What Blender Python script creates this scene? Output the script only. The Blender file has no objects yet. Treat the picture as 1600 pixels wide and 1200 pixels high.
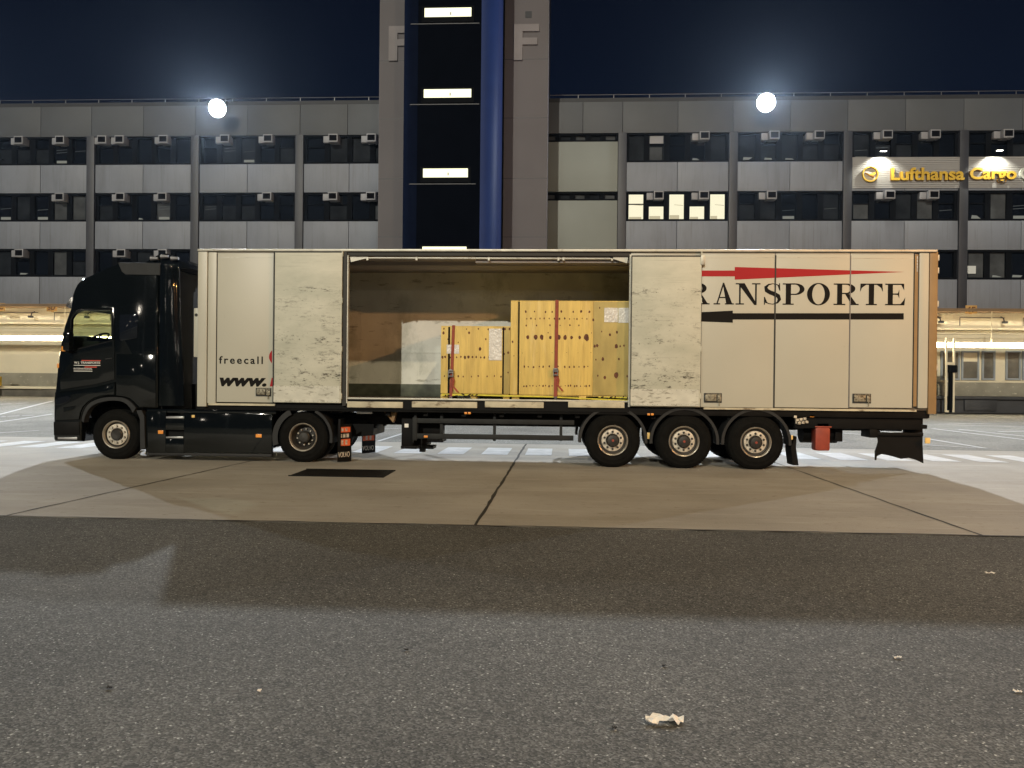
import bpy, bmesh, math, random
from mathutils import Vector, Matrix
from mathutils.geometry import tessellate_polygon
random.seed(7)
R_ = math.radians
sc = bpy.context.scene
COL = sc.collection

# ------------------------------------------------------------------ camera
CAMZ = 1.585
YAW = -0.053                      # the yard's rows run almost square to the view
ROLL = 0.010
PITCH = -0.005
f0 = Vector((math.sin(YAW) * math.cos(PITCH), math.cos(YAW) * math.cos(PITCH), math.sin(PITCH)))
r0 = Vector((math.cos(YAW), -math.sin(YAW), 0))
u0 = r0.cross(f0)
cr, sr = math.cos(ROLL), math.sin(ROLL)
rv = (r0 * cr + u0 * sr).normalized()
uv = (u0 * cr - r0 * sr).normalized()
CAM = Vector((0, 0, CAMZ))
cd = bpy.data.cameras.new('camera')
cam = bpy.data.objects.new('camera', cd)
COL.objects.link(cam)
sc.camera = cam
m = Matrix.Identity(4)
for i in range(3):
    m[i][0], m[i][1], m[i][2], m[i][3] = rv[i], uv[i], -f0[i], CAM[i]
cam.matrix_world = m
cd.sensor_width = 36; cd.lens = 27.0; cd.clip_end = 1500; cd.clip_start = 0.1

# ------------------------------------------------------------------ world, sun, exposure
w = bpy.data.worlds.new('World'); sc.world = w; w.use_nodes = True
nt = w.node_tree; nt.nodes.clear()
out = nt.nodes.new('ShaderNodeOutputWorld'); bg = nt.nodes.new('ShaderNodeBackground')
tc = nt.nodes.new('ShaderNodeTexCoord'); sep = nt.nodes.new('ShaderNodeSeparateXYZ')
rp = nt.nodes.new('ShaderNodeValToRGB')
rp.color_ramp.elements[0].position = 0.0; rp.color_ramp.elements[0].color = (.008, .014, .032, 1)
rp.color_ramp.elements[1].position = 0.55; rp.color_ramp.elements[1].color = (.0022, .0034, .0085, 1)
e = rp.color_ramp.elements.new(0.28); e.color = (.0032, .0062, .0155, 1)
nt.links.new(tc.outputs['Generated'], sep.inputs[0]); nt.links.new(sep.outputs['Z'], rp.inputs[0])
nt.links.new(rp.outputs[0], bg.inputs[0]); nt.links.new(bg.outputs[0], out.inputs[0])
bg.inputs[1].default_value = 1.0

sd = bpy.data.lights.new('sun', 'SUN'); sd.energy = 1.55; sd.angle = R_(0.6); sd.color = (1.0, .94, .79)  # parallel light standing in for the yard's far lamps behind the viewer
sun = bpy.data.objects.new('sun', sd); COL.objects.link(sun)
sun.rotation_euler = Vector((.21, 1, -.40)).to_track_quat('-Z', 'Y').to_euler()

vs = sc.view_settings
sc.display_settings.display_device = 'sRGB'
vs.view_transform = 'Standard'; vs.look = 'None'; vs.exposure = 0.0; vs.gamma = 1.0
cy = sc.cycles
cy.use_denoising = True
cy.max_bounces = 7; cy.diffuse_bounces = 4; cy.glossy_bounces = 3; cy.transmission_bounces = 6; cy.transparent_max_bounces = 8
cy.sample_clamp_indirect = 6
cy.caustics_reflective = False; cy.caustics_refractive = False

# ------------------------------------------------------------------ helpers
YT, YB = 14.05, 45.0


def ray(x, y):
    return f0 + rv * ((x - 800) / 1200.0) + uv * ((600 - y) / 1200.0)


def pt(x, y, Y):                     # point of the plane Y=const seen at that place of the photograph
    d = ray(x, y)
    return CAM + d * ((Y - CAM.y) / d.y)


def gz(x, y):                        # the yard climbs a little towards the far left
    a = min(max((y - 22) / 18.0, 0), 1); b = min(max((-x - 6) / 14.0, 0), 1)
    a = a * a * (3 - 2 * a); b = b * b * (3 - 2 * b)
    return 0.36 * a * b


def gp(x, y, dz=0.0):
    d = ray(x, y); z = 0.0
    for _ in range(12):
        t = (z - CAM.z) / d.z
        p = CAM + d * t
        z = 0.6 * z + 0.4 * gz(p.x, p.y)
    return Vector((p.x, p.y, gz(p.x, p.y) + dz))


def U(x, Y=YT):
    return pt(x, 600, Y).x


def Z(x, y, Y=YT):
    return pt(x, y, Y).z


class MB:
    def __init__(self):
        self.v = []; self.f = []; self.mi = []

    def add(self, vs_, fs_, mi=0):
        b = len(self.v)
        self.v += [tuple(p) for p in vs_]
        for q in fs_:
            self.f.append([b + i for i in q]); self.mi.append(mi)

    def box(self, x0, x1, y0, y1, z0, z1, mi=0, bev=0.0):
        if x1 < x0: x0, x1 = x1, x0
        if y1 < y0: y0, y1 = y1, y0
        if z1 < z0: z0, z1 = z1, z0
        if bev > 0:
            bm = bmesh.new()
            r = bmesh.ops.create_cube(bm, size=1.0)
            for v in bm.verts:
                v.co = Vector(((x0 + x1) / 2 + v.co.x * (x1 - x0), (y0 + y1) / 2 + v.co.y * (y1 - y0), (z0 + z1) / 2 + v.co.z * (z1 - z0)))
            bev = min(bev, .49 * min(x1 - x0, y1 - y0, z1 - z0))
            bmesh.ops.bevel(bm, geom=list(bm.edges), offset=bev, segments=2, affect='EDGES', profile=.6)
            bm.verts.index_update()
            self.add([v.co for v in bm.verts], [[v.index for v in f.verts] for f in bm.faces], mi)
            bm.free()
            return
        v = [(x0, y0, z0), (x1, y0, z0), (x1, y1, z0), (x0, y1, z0), (x0, y0, z1), (x1, y0, z1), (x1, y1, z1), (x0, y1, z1)]
        self.add(v, [(0, 3, 2, 1), (4, 5, 6, 7), (0, 1, 5, 4), (1, 2, 6, 5), (2, 3, 7, 6), (3, 0, 4, 7)], mi)

    def prism(self, poly, y0, y1, mi=0, holes=(), axis='y'):
        """poly in (x, z); extruded from y0 to y1."""
        loops = [list(poly)] + [list(h) for h in holes]
        def P(p, y):
            if axis == 'y': return Vector((p[0], y, p[1]))
            if axis == 'x': return Vector((y, p[0], p[1]))
            return Vector((p[0], p[1], y))
        tris = tessellate_polygon([[Vector((p[0], p[1], 0)) for p in l] for l in loops])
        flat = [p for l in loops for p in l]
        n = len(flat)
        vv = [P(p, y0) for p in flat] + [P(p, y1) for p in flat]
        ff = [tuple(t) for t in tris] + [tuple(n + i for i in reversed(t)) for t in tris]
        b = 0
        for l in loops:
            k = len(l)
            for i in range(k):
                j = (i + 1) % k
                ff.append((b + i, b + j, n + b + j, n + b + i))
            b += k
        self.add(vv, ff, mi)

    def cyl(self, p0, p1, r, n=16, r2=None, mi=0, cap=True):
        p0 = Vector(p0); p1 = Vector(p1); r2 = r if r2 is None else r2
        d = (p1 - p0).normalized()
        a = d.orthogonal().normalized(); b = d.cross(a)
        vv = []
        for k in range(n):
            t = 2 * math.pi * k / n; q = a * math.cos(t) + b * math.sin(t)
            vv.append(p0 + q * r)
        for k in range(n):
            t = 2 * math.pi * k / n; q = a * math.cos(t) + b * math.sin(t)
            vv.append(p1 + q * r2)
        ff = [(k, (k + 1) % n, n + (k + 1) % n, n + k) for k in range(n)]
        if cap:
            ff += [tuple(reversed(range(n))), tuple(range(n, 2 * n))]
        self.add(vv, ff, mi)

    def tube(self, pts, r, n=8, mi=0):
        for a, b in zip(pts[:-1], pts[1:]):
            self.cyl(a, b, r, n, mi=mi)

    def lathe(self, c, prof, n=48, mi=0, closed=False):
        """axis along Y through c; prof = [(radius, y offset)]"""
        vv = []; ff = []
        m_ = len(prof)
        for k in range(n):
            t = 2 * math.pi * k / n
            for (r, y) in prof:
                vv.append((c[0] + r * math.cos(t), c[1] + y, c[2] + r * math.sin(t)))
        for k in range(n):
            k2 = (k + 1) % n
            for i in range(m_ - (0 if closed else 1)):
                i2 = (i + 1) % m_
                ff.append((k * m_ + i, k2 * m_ + i, k2 * m_ + i2, k * m_ + i2))
        self.add(vv, ff, mi)

    def quad(self, a, b, c, d, mi=0):
        self.add([a, b, c, d], [(0, 1, 2, 3)], mi)


WPOS = {}


def obj(name, mb, mats, parent=None, label=None, cat=None, group=None, kind=None, smooth=True, merge=False):
    me = bpy.data.meshes.new(name)
    vs_ = mb.v
    xs = [p[0] for p in vs_]; ys = [p[1] for p in vs_]; zs = [p[2] for p in vs_]
    c = Vector(((min(xs) + max(xs)) / 2, (min(ys) + max(ys)) / 2, min(zs)))
    me.from_pydata([(p[0] - c.x, p[1] - c.y, p[2] - c.z) for p in vs_], [], mb.f)
    if not isinstance(mats, (list, tuple)): mats = [mats]
    for mm in mats: me.materials.append(mm)
    me.polygons.foreach_set('material_index', mb.mi)
    bm = bmesh.new(); bm.from_mesh(me)
    if merge: bmesh.ops.remove_doubles(bm, verts=bm.verts, dist=1e-5)
    bmesh.ops.recalc_face_normals(bm, faces=bm.faces)
    bm.to_mesh(me); bm.free()
    if smooth:
        me.polygons.foreach_set('use_smooth', [True] * len(me.polygons))
        me.set_sharp_from_angle(angle=R_(32))
    me.update()
    o = bpy.data.objects.new(name, me); COL.objects.link(o)
    if parent is not None:
        o.parent = parent; o.location = c - WPOS[parent.name]
    else:
        o.location = c
    WPOS[o.name] = c
    if label: o['label'] = label
    if cat: o['category'] = cat
    if group: o['group'] = group
    if kind: o['kind'] = kind
    return o


def thing(name, label, cat, loc, group=None):
    o = bpy.data.objects.new(name, None); COL.objects.link(o)
    o.location = loc; o.empty_display_size = .3
    WPOS[o.name] = Vector(loc)
    o['label'] = label; o['category'] = cat
    if group: o['group'] = group
    return o


def copy_thing(root, delta, label=None):
    r = root.copy(); COL.objects.link(r); r.location = root.location + Vector(delta)
    WPOS[r.name] = Vector(r.location)
    if label: r['label'] = label
    for ch in list(root.children):
        c = ch.copy(); COL.objects.link(c); c.parent = r
        for g in list(ch.children):
            d = g.copy(); COL.objects.link(d); d.parent = c
    return r


# ------------------------------------------------------------------ materials
def mat(name, col, rough=.6, metal=0.0, var=.12, vs_=1.2, bump=0.0, bs=40.0, dirt=None, coat=0.0, stretch=(1, 1, 1), emit=None, es=0.0, spec=.5):
    """col varied by noise; dirt = (colour, scale, threshold, softness, strength)"""
    mt = bpy.data.materials.new(name); mt.use_nodes = True
    n = mt.node_tree; b = n.nodes['Principled BSDF']
    b.inputs['Roughness'].default_value = rough; b.inputs['Metallic'].default_value = metal
    b.inputs['Coat Weight'].default_value = coat; b.inputs['Coat Roughness'].default_value = .04
    b.inputs['Specular IOR Level'].default_value = spec
    if emit:
        b.inputs['Emission Color'].default_value = (*emit, 1); b.inputs['Emission Strength'].default_value = es
    geo = n.nodes.new('ShaderNodeNewGeometry')
    mp = n.nodes.new('ShaderNodeMapping'); mp.inputs['Scale'].default_value = stretch
    n.links.new(geo.outputs['Position'], mp.inputs[0])
    cur = None
    nz = n.nodes.new('ShaderNodeTexNoise'); nz.inputs['Scale'].default_value = vs_; nz.inputs['Detail'].default_value = 6
    n.links.new(mp.outputs[0], nz.inputs[0])
    mr = n.nodes.new('ShaderNodeMapRange'); mr.inputs[1].default_value = .3; mr.inputs[2].default_value = .7
    mr.inputs[3].default_value = 1 - var; mr.inputs[4].default_value = 1 + var
    n.links.new(nz.outputs[0], mr.inputs[0])
    mx = n.nodes.new('ShaderNodeVectorMath'); mx.operation = 'SCALE'
    mx.inputs[0].default_value = col; n.links.new(mr.outputs[0], mx.inputs['Scale'])
    cur = mx.outputs[0]
    for k, dd in enumerate(dirt or []):
        dc, dsc, th, soft, st, stv = dd
        mp2 = n.nodes.new('ShaderNodeMapping'); mp2.inputs['Scale'].default_value = stv; mp2.inputs['Location'].default_value = (k * 3.1, 1.7 * k, 2.3 * k)
        n.links.new(geo.outputs['Position'], mp2.inputs[0])
        n2 = n.nodes.new('ShaderNodeTexNoise'); n2.inputs['Scale'].default_value = dsc; n2.inputs['Detail'].default_value = 8; n2.inputs['Roughness'].default_value = .65
        n.links.new(mp2.outputs[0], n2.inputs[0])
        m2 = n.nodes.new('ShaderNodeMapRange'); m2.inputs[1].default_value = th; m2.inputs[2].default_value = th + soft; m2.inputs[4].default_value = st
        n.links.new(n2.outputs[0], m2.inputs[0])
        mi_ = n.nodes.new('ShaderNodeMix'); mi_.data_type = 'RGBA'
        n.links.new(m2.outputs[0], mi_.inputs['Factor']); n.links.new(cur, mi_.inputs[6]); mi_.inputs[7].default_value = (*dc, 1)
        cur = mi_.outputs[2]
    n.links.new(cur, b.inputs['Base Color'])
    if bump > 0:
        n3 = n.nodes.new('ShaderNodeTexNoise'); n3.inputs['Scale'].default_value = bs; n3.inputs['Detail'].default_value = 4
        n.links.new(geo.outputs['Position'], n3.inputs[0])
        bp = n.nodes.new('ShaderNodeBump'); bp.inputs['Strength'].default_value = bump; bp.inputs['Distance'].default_value = .02
        n.links.new(n3.outputs[0], bp.inputs['Height']); n.links.new(bp.outputs[0], b.inputs['Normal'])
    return mt


def emis(name, col, s):
    mt = bpy.data.materials.new(name); mt.use_nodes = True
    n = mt.node_tree; n.nodes.clear()
    o = n.nodes.new('ShaderNodeOutputMaterial'); e_ = n.nodes.new('ShaderNodeEmission')
    e_.inputs[0].default_value = (*col, 1); e_.inputs[1].default_value = s
    n.links.new(e_.outputs[0], o.inputs[0])
    return mt


def asphalt_mat(name, base, spark=.5, cell=75.0, warm=1.0):
    mt = bpy.data.materials.new(name); mt.use_nodes = True
    n = mt.node_tree; b = n.nodes['Principled BSDF']; L = n.links.new
    geo = n.nodes.new('ShaderNodeNewGeometry')
    v = n.nodes.new('ShaderNodeTexVoronoi'); v.inputs['Scale'].default_value = cell
    L(geo.outputs['Position'], v.inputs['Vector'])
    sx = n.nodes.new('ShaderNodeSeparateColor'); L(v.outputs['Color'], sx.inputs[0])
    cr_ = n.nodes.new('ShaderNodeValToRGB'); cr_.color_ramp.interpolation = 'LINEAR'
    el = cr_.color_ramp.elements
    el[0].position = 0; el[0].color = (base * .45, base * .45, base * .43, 1)
    el[1].position = 1; el[1].color = (base * 1.5 + spark, base * 1.5 + spark, base * 1.4 + spark * .92, 1)
    q = el.new(.55); q.color = (base * .98, base * .96 * warm, base * .86 * warm, 1)
    q = el.new(.88); q.color = (base * 1.5, base * 1.48, base * 1.4, 1)
    q = el.new(.985); q.color = (base * 1.9, base * 1.9, base * 1.8, 1)
    L(sx.outputs[0], cr_.inputs[0])
    nz = n.nodes.new('ShaderNodeTexNoise'); nz.inputs['Scale'].default_value = .35; nz.inputs['Detail'].default_value = 7; nz.inputs['Roughness'].default_value = .6
    L(geo.outputs['Position'], nz.inputs[0])
    mr = n.nodes.new('ShaderNodeMapRange'); mr.inputs[1].default_value = .3; mr.inputs[2].default_value = .7; mr.inputs[3].default_value = .74; mr.inputs[4].default_value = 1.24
    L(nz.outputs[0], mr.inputs[0])
    nf = n.nodes.new('ShaderNodeTexNoise'); nf.inputs['Scale'].default_value = 14; nf.inputs['Detail'].default_value = 4
    L(geo.outputs['Position'], nf.inputs[0])
    mf = n.nodes.new('ShaderNodeMapRange'); mf.inputs[1].default_value = .3; mf.inputs[2].default_value = .7; mf.inputs[3].default_value = .86; mf.inputs[4].default_value = 1.14
    L(nf.outputs[0], mf.inputs[0])
    mm = n.nodes.new('ShaderNodeMath'); mm.operation = 'MULTIPLY'; L(mr.outputs[0], mm.inputs[0]); L(mf.outputs[0], mm.inputs[1])
    sc_ = n.nodes.new('ShaderNodeVectorMath'); sc_.operation = 'SCALE'; L(cr_.outputs[0], sc_.inputs[0]); L(mm.outputs[0], sc_.inputs['Scale'])
    L(sc_.outputs[0], b.inputs['Base Color'])
    b.inputs['Roughness'].default_value = .9; b.inputs['Specular IOR Level'].default_value = .2
    bp = n.nodes.new('ShaderNodeBump'); bp.inputs['Strength'].default_value = .55; bp.inputs['Distance'].default_value = .004
    L(v.outputs['Distance'], bp.inputs['Height']); L(bp.outputs[0], b.inputs['Normal'])
    return mt


def leaf_mat(name):
    """inside face of a trailer door leaf: scuffed paint, long horizontal scratches, gouges in bands"""
    mt = bpy.data.materials.new(name); mt.use_nodes = True
    n = mt.node_tree; b = n.nodes['Principled BSDF']; L = n.links.new
    geo = n.nodes.new('ShaderNodeNewGeometry')
    def noise(scale, st, det=6, rg=.6, loc=(0, 0, 0)):
        mp = n.nodes.new('ShaderNodeMapping'); mp.inputs['Scale'].default_value = st; mp.inputs['Location'].default_value = loc
        L(geo.outputs['Position'], mp.inputs[0])
        q = n.nodes.new('ShaderNodeTexNoise'); q.inputs['Scale'].default_value = scale; q.inputs['Detail'].default_value = det; q.inputs['Roughness'].default_value = rg
        L(mp.outputs[0], q.inputs[0]); return q.outputs[0]
    def mrange(s, a, b_, c=0., d=1.):
        q = n.nodes.new('ShaderNodeMapRange'); q.inputs[1].default_value = a; q.inputs[2].default_value = b_; q.inputs[3].default_value = c; q.inputs[4].default_value = d
        L(s, q.inputs[0]); return q.outputs[0]
    def mul(a, b_):
        q = n.nodes.new('ShaderNodeMath'); q.operation = 'MULTIPLY'; L(a, q.inputs[0]); L(b_, q.inputs[1]); return q.outputs[0]
    def mix(fac, a, col):
        q = n.nodes.new('ShaderNodeMix'); q.data_type = 'RGBA'; L(fac, q.inputs['Factor'])
        if isinstance(a, tuple): q.inputs[6].default_value = (*a, 1)
        else: L(a, q.inputs[6])
        q.inputs[7].default_value = (*col, 1); return q.outputs[2]
    sx = n.nodes.new('ShaderNodeSeparateXYZ'); L(geo.outputs['Position'], sx.inputs[0])
    c = mix(mrange(noise(1.1, (1, 1, 2.2)), .35, .68), (.56, .56, .475), (.43, .44, .365))
    c = mix(mul(mrange(noise(2.5, (.5, 1, 9)), .55, .75), mrange(noise(1.7, (1, 1, 1)), .4, .6, 0, .4)), c, (.40, .41, .35))
    # band mask in height: most scuffs at load height
    ramp = n.nodes.new('ShaderNodeValToRGB'); rr = ramp.color_ramp
    rr.elements[0].position = 0; rr.elements[0].color = (.25,) * 3 + (1,)
    rr.elements[1].position = 1; rr.elements[1].color = (0,) * 3 + (1,)
    for p_, v_ in ((.10, .9), (.16, .35), (.26, .45), (.32, .12), (.38, .8), (.43, .15), (.52, .4), (.57, .12), (.62, .35), (.70, .12), (.735, .75), (.76, .05)):
        q = rr.elements.new(p_); q.color = (v_,) * 3 + (1,)
    L(mrange(sx.outputs['Z'], 1.35, 3.9), ramp.inputs[0])
    s1 = mrange(noise(13, (.45, 1, 1.9), 10, .8), .52, .56)
    s2 = mrange(noise(3.4, (1, 1, 1.2), 4), .44, .57)
    c = mix(mrange(mul(mul(s1, s2), ramp.outputs[0]), 0, .62), c, (.06, .055, .04))
    s3 = mrange(noise(18, (.8, 1, 1.2), 5, .7, (5, 0, 2)), .635, .67, 0, .85)
    c = mix(mul(s3, mrange(ramp.outputs[0], 0, .4)), c, (.09, .085, .06))
    s4 = mrange(noise(3.0, (.25, 1, 30), 3, .5, (2, 0, 7)), .66, .69, 0, .45)
    c = mix(s4, c, (.16, .16, .13))
    L(c, b.inputs['Base Color']); b.inputs['Roughness'].default_value = .55
    return mt


M = {}
M['trailer'] = mat('cream_trailer_paint', (.465, .455, .385), .42, var=.035, vs_=.8, dirt=[((.30, .27, .20), 9, .66, .1, .35, (1, 1, 1))])
M['trailer_rail'] = mat('weathered_aluminium_rail', (.52, .51, .45), .45, .3, var=.15, vs_=3, dirt=[((.2, .17, .12), 5, .55, .15, .6, (1, 1, 1))])
M['rust_cream'] = mat('scraped_cream_rail', (.50, .46, .34), .6, var=.2, vs_=4, dirt=[((.12, .08, .045), 6, .55, .1, .85, (.6, 1, 1.5))])
M['latch'] = mat('grimy_latch_metal', (.26, .24, .18), .5, .4, var=.3, vs_=18, dirt=[((.05, .035, .02), 26, .5, .1, .9, (1, 1, 1))])
M['rear_post'] = mat('ochre_rear_post', (.27, .17, .075), .5, var=.12, vs_=3)
M['gasket'] = mat('black_gasket', (.03, .03, .028), .7)
M['leaf'] = leaf_mat('scuffed_door_lining')
M['kick'] = mat('scraped_kick_plate', (.55, .55, .48), .5, var=.12, vs_=5, dirt=[((.18, .17, .13), 9, .55, .08, .8, (.6, 1, 2))])
M['black_gfx'] = mat('black_vinyl', (.007, .006, .005), .6, var=.05, spec=.12)
M['red_gfx'] = mat('red_vinyl', (.36, .014, .018), .5, var=.05, spec=.2)
M['black_paint'] = mat('black_gloss_paint', (.0035, .005, .0055), .07, var=.1, coat=0.0, spec=.6, bump=.10, bs=2.6)
M['black_plastic'] = mat('grey_black_plastic', (.020, .021, .022), .6, spec=.3, var=.15, vs_=6)
M['chassis'] = mat('chassis_black', (.004, .004, .004), .6, spec=.15, var=.3, vs_=5)
M['chassis_grey'] = mat('chassis_dark_grey', (.020, .022, .023), .6, spec=.2, var=.25, vs_=4)
M['rubber'] = mat('tyre_rubber', (.006, .006, .0055), .85, spec=.1, var=.25, vs_=9, bump=.1, bs=60)
M['rim'] = mat('dusty_beige_wheel', (.60, .55, .46), .5, .1, var=.2, vs_=14, dirt=[((.09, .075, .055), 16, .5, .15, .7, (1, 1, 1))])
M['rim_lip'] = mat('wheel_lip_metal', (.42, .38, .32), .35, .6, var=.2, vs_=9)
M['rim_dark'] = mat('dark_wheel_dish', (.03, .026, .022), .6, var=.3, vs_=10)
M['hub'] = mat('oily_hub', (.035, .033, .03), .4, .3, var=.3, vs_=14)
M['chrome'] = mat('bright_step_metal', (.6, .6, .6), .3, .8)
M['orange'] = mat('orange_reflector', (.85, .33, .06), .3, emit=(.9, .35, .06), es=0.0)
M['amber'] = mat('amber_lens', (.8, .55, .2), .25)
M['white_paint'] = mat('white_lettering', (.75, .75, .72), .5)
M['red_text'] = mat('red_lettering', (.6, .07, .04), .5)
M['red_board'] = mat('orange_red_reflector', (.75, .13, .04), .4, var=.2, vs_=20)
M['extred'] = mat('faded_red_box', (.28, .05, .03), .45, var=.2, vs_=6)
M['ply'] = mat('yellow_plywood', (.68, .50, .14), .62, var=.14, vs_=2.2, stretch=(3.5, 1, .6), dirt=[((.46, .30, .085), 3.5, .48, .25, .6, (6, 1, .4)), ((.80, .66, .34), 2, .56, .2, .5, (3, 1, .4)), ((.33, .20, .06), 6, .60, .06, .45, (8, 1, .35))])
M['ply2'] = mat('greenish_plywood', (.45, .35, .115), .65, var=.18, vs_=2.0, stretch=(2, 1, .8), dirt=[((.32, .23, .075), 2.5, .5, .25, .5, (2, 1, 1))])
M['knot'] = mat('wood_knot', (.11, .035, .012), .7, var=.4, vs_=20)
M['steel_strap'] = mat('black_steel_strap', (.004, .004, .005), .7, spec=.1)
M['red_strap'] = mat('red_webbing', (.26, .050, .026), .7, var=.15, vs_=12)
M['yellow_strap'] = mat('yellow_webbing', (.62, .55, .06), .7, var=.2, vs_=9)
M['plastic_label'] = mat('wrinkled_plastic_sleeve', (.66, .65, .62), .22, var=.12, vs_=9, bump=.9, bs=22)
M['inwall'] = mat('trailer_inner_wall', (.76, .77, .71), .6, var=.14, vs_=1.3, dirt=[((.30, .33, .27), 1.6, .5, .15, .5, (1, 1, .6)), ((.16, .15, .10), 4, .58, .1, .6, (.5, 1, 2)), ((.10, .08, .05), 20, .72, .03, .7, (1, 1, 1))])
M['inceil'] = mat('trailer_ceiling', (.36, .33, .32), .7, var=.1)
M['infloor'] = mat('trailer_floor', (.17, .14, .11), .7, var=.3, vs_=5)
M['inkick'] = mat('dark_green_kick_rail', (.075, .085, .06), .6, var=.4, vs_=6)
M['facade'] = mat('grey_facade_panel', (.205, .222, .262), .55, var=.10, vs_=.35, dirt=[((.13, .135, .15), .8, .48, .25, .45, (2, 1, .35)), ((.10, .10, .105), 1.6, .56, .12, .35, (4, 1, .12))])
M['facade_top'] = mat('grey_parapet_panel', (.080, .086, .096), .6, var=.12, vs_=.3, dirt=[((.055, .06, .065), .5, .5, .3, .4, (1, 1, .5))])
M['facade_green'] = mat('pale_stair_panel', (.22, .235, .215), .6, var=.08, vs_=.3)
M['column'] = mat('dark_grey_column', (.040, .042, .052), .5, var=.12)
M['frame'] = mat('window_frame_dark', (.008, .009, .011), .8, spec=.0)
M['glass_a'] = mat('night_window_glass', (.006, .008, .012), .03, var=.3, vs_=.7)
M['glass_b'] = mat('night_window_with_curtain', (.020, .023, .027), .04, var=.35, vs_=1.2)
M['glass_c'] = mat('night_window_with_blind', (.07, .075, .08), .06, var=.25, vs_=1.5)
M['lit_win'] = emis('lit_office_window', (1.0, .93, .66), 1.0)
M['lit_dim'] = emis('dim_lit_window', (1.0, .93, .75), .45)
M['lit_streak'] = emis('ceiling_lamp_streak', (.8, .85, .8), .10)
M['desk_glow'] = emis('dim_room_glow', (.85, .85, .72), .22)  # glow put on the pane for room light falling on a desk
M['lit_mid'] = emis('lit_furniture_glow', (.92, .80, .52), .62)  # furniture glows by itself, the room's lamplight put into its colour
M['lit_slit'] = emis('lit_stair_window', (1.0, .98, .66), 1.6)
M['ac'] = mat('air_conditioner_case', (.27, .27, .29), .5, var=.1)
M['grille'] = mat('air_conditioner_grille', (.008, .008, .010), .8, spec=0)
M['concrete_t'] = mat('tower_concrete', (.125, .115, .122), .7, var=.09, vs_=.3, bump=.15, bs=20)
M['letter'] = mat('raised_letter_paint', (.20, .18, .185), .6, var=.08)
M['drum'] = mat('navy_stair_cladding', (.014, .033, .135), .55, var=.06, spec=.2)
M['drum_left'] = mat('shaded_navy_cladding', (.005, .008, .020), .9, var=.1, spec=.0)  # same navy cladding with shade put into its colour
M['drum_front'] = mat('dark_stair_front', (.0030, .0040, .0070), .9, var=.1, spec=.0)  # drum front, much darker than its blue corner
M['roof_dark'] = mat('roof_edge_dark', (.02, .022, .028), .6)
M['metal_grey'] = mat('grey_steel', (.18, .18, .19), .45, .4)
M['sign_rib'] = mat('ribbed_sign_metal', (.36, .355, .35), .5, .0, var=.05)
M['gold'] = mat('gold_sign_letter', (.72, .46, .05), .45)
M['gold_side'] = mat('gold_letter_side', (.30, .15, .02), .5)
M['sign_white'] = mat('white_sign_letter', (.6, .62, .55), .45)
M['cream_dock'] = mat('cream_dock_cladding', (.72, .66, .50), .55, var=.06, vs_=.5, dirt=[((.42, .34, .22), 1.0, .58, .2, .35, (.6, 1, 2))])
M['brown_edge'] = mat('brown_canopy_edge', (.20, .13, .07), .6)
M['dock_grey'] = mat('grey_dock_skirting', (.27, .26, .21), .7, var=.2, vs_=1.2, dirt=[((.62, .58, .45), 3.5, .60, .05, .8, (1, 1, 2.2))])
M['dock_dark'] = mat('dark_dock_beam', (.045, .048, .055), .6, var=.25)
M['dock_base'] = mat('worn_dock_base', (.13, .12, .10), .8, var=.4, vs_=1.3)
M['blue_grey'] = mat('blue_grey_door_frame', (.30, .34, .38), .5)
M['sign_ochre'] = mat('ochre_number_plate', (.52, .30, .09), .5)
M['sign_brown'] = mat('brown_number', (.10, .03, .01), .5)
M['yellow'] = mat('yellow_paint', (.7, .5, .03), .5)
M['tube_on'] = emis('warm_dock_tube', (1.0, .82, .52), 62.0)
M['tube_yellow'] = emis('yellow_dock_tube', (1.0, .56, .03), 1.0)
M['flood_on'] = emis('floodlight_glass', (.86, .93, 1.0), 90.0)
M['sign_lamp_on'] = emis('sign_lamp_glass', (1.0, .97, .85), 12.0)
M['paper'] = mat('litter_paper', (.74, .70, .64), .8, var=.15, vs_=30, dirt=[((.5, .22, .10), 30, .68, .05, .5, (1, 1, 1))])
M['debris'] = mat('black_debris', (.02, .02, .02), .7)
M['asphalt'] = asphalt_mat('coarse_asphalt', .084, .26, 105.0)
M['asphalt_far'] = asphalt_mat('smooth_asphalt', .225, .06, 90.0)
M['concrete'] = mat('yard_concrete', (.315, .292, .25), .75, var=.13, vs_=.7, bump=.25, bs=45,
                    dirt=[((.22, .195, .15), .55, .46, .22, .62, (.5, 1.6, 1)), ((.44, .41, .35), 2.2, .56, .14, .55, (.3, 3.5, 1)), ((.16, .13, .09), 8, .60, .07, .6, (.8, 1.8, 1)), ((.10, .08, .06), 1.1, .66, .03, .35, (.10, 9, 1)), ((.52, .49, .42), 38, .66, .05, .5, (1, 1, 1))])
M['joint'] = mat('tar_joint', (.02, .018, .015), .8)
M['roadpaint'] = mat('worn_road_paint', (.52, .53, .54), .7, var=.15, vs_=3, dirt=[((.22, .22, .22), 7, .58, .12, .6, (1, 1, 1))])
M['cabglass'] = None


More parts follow.
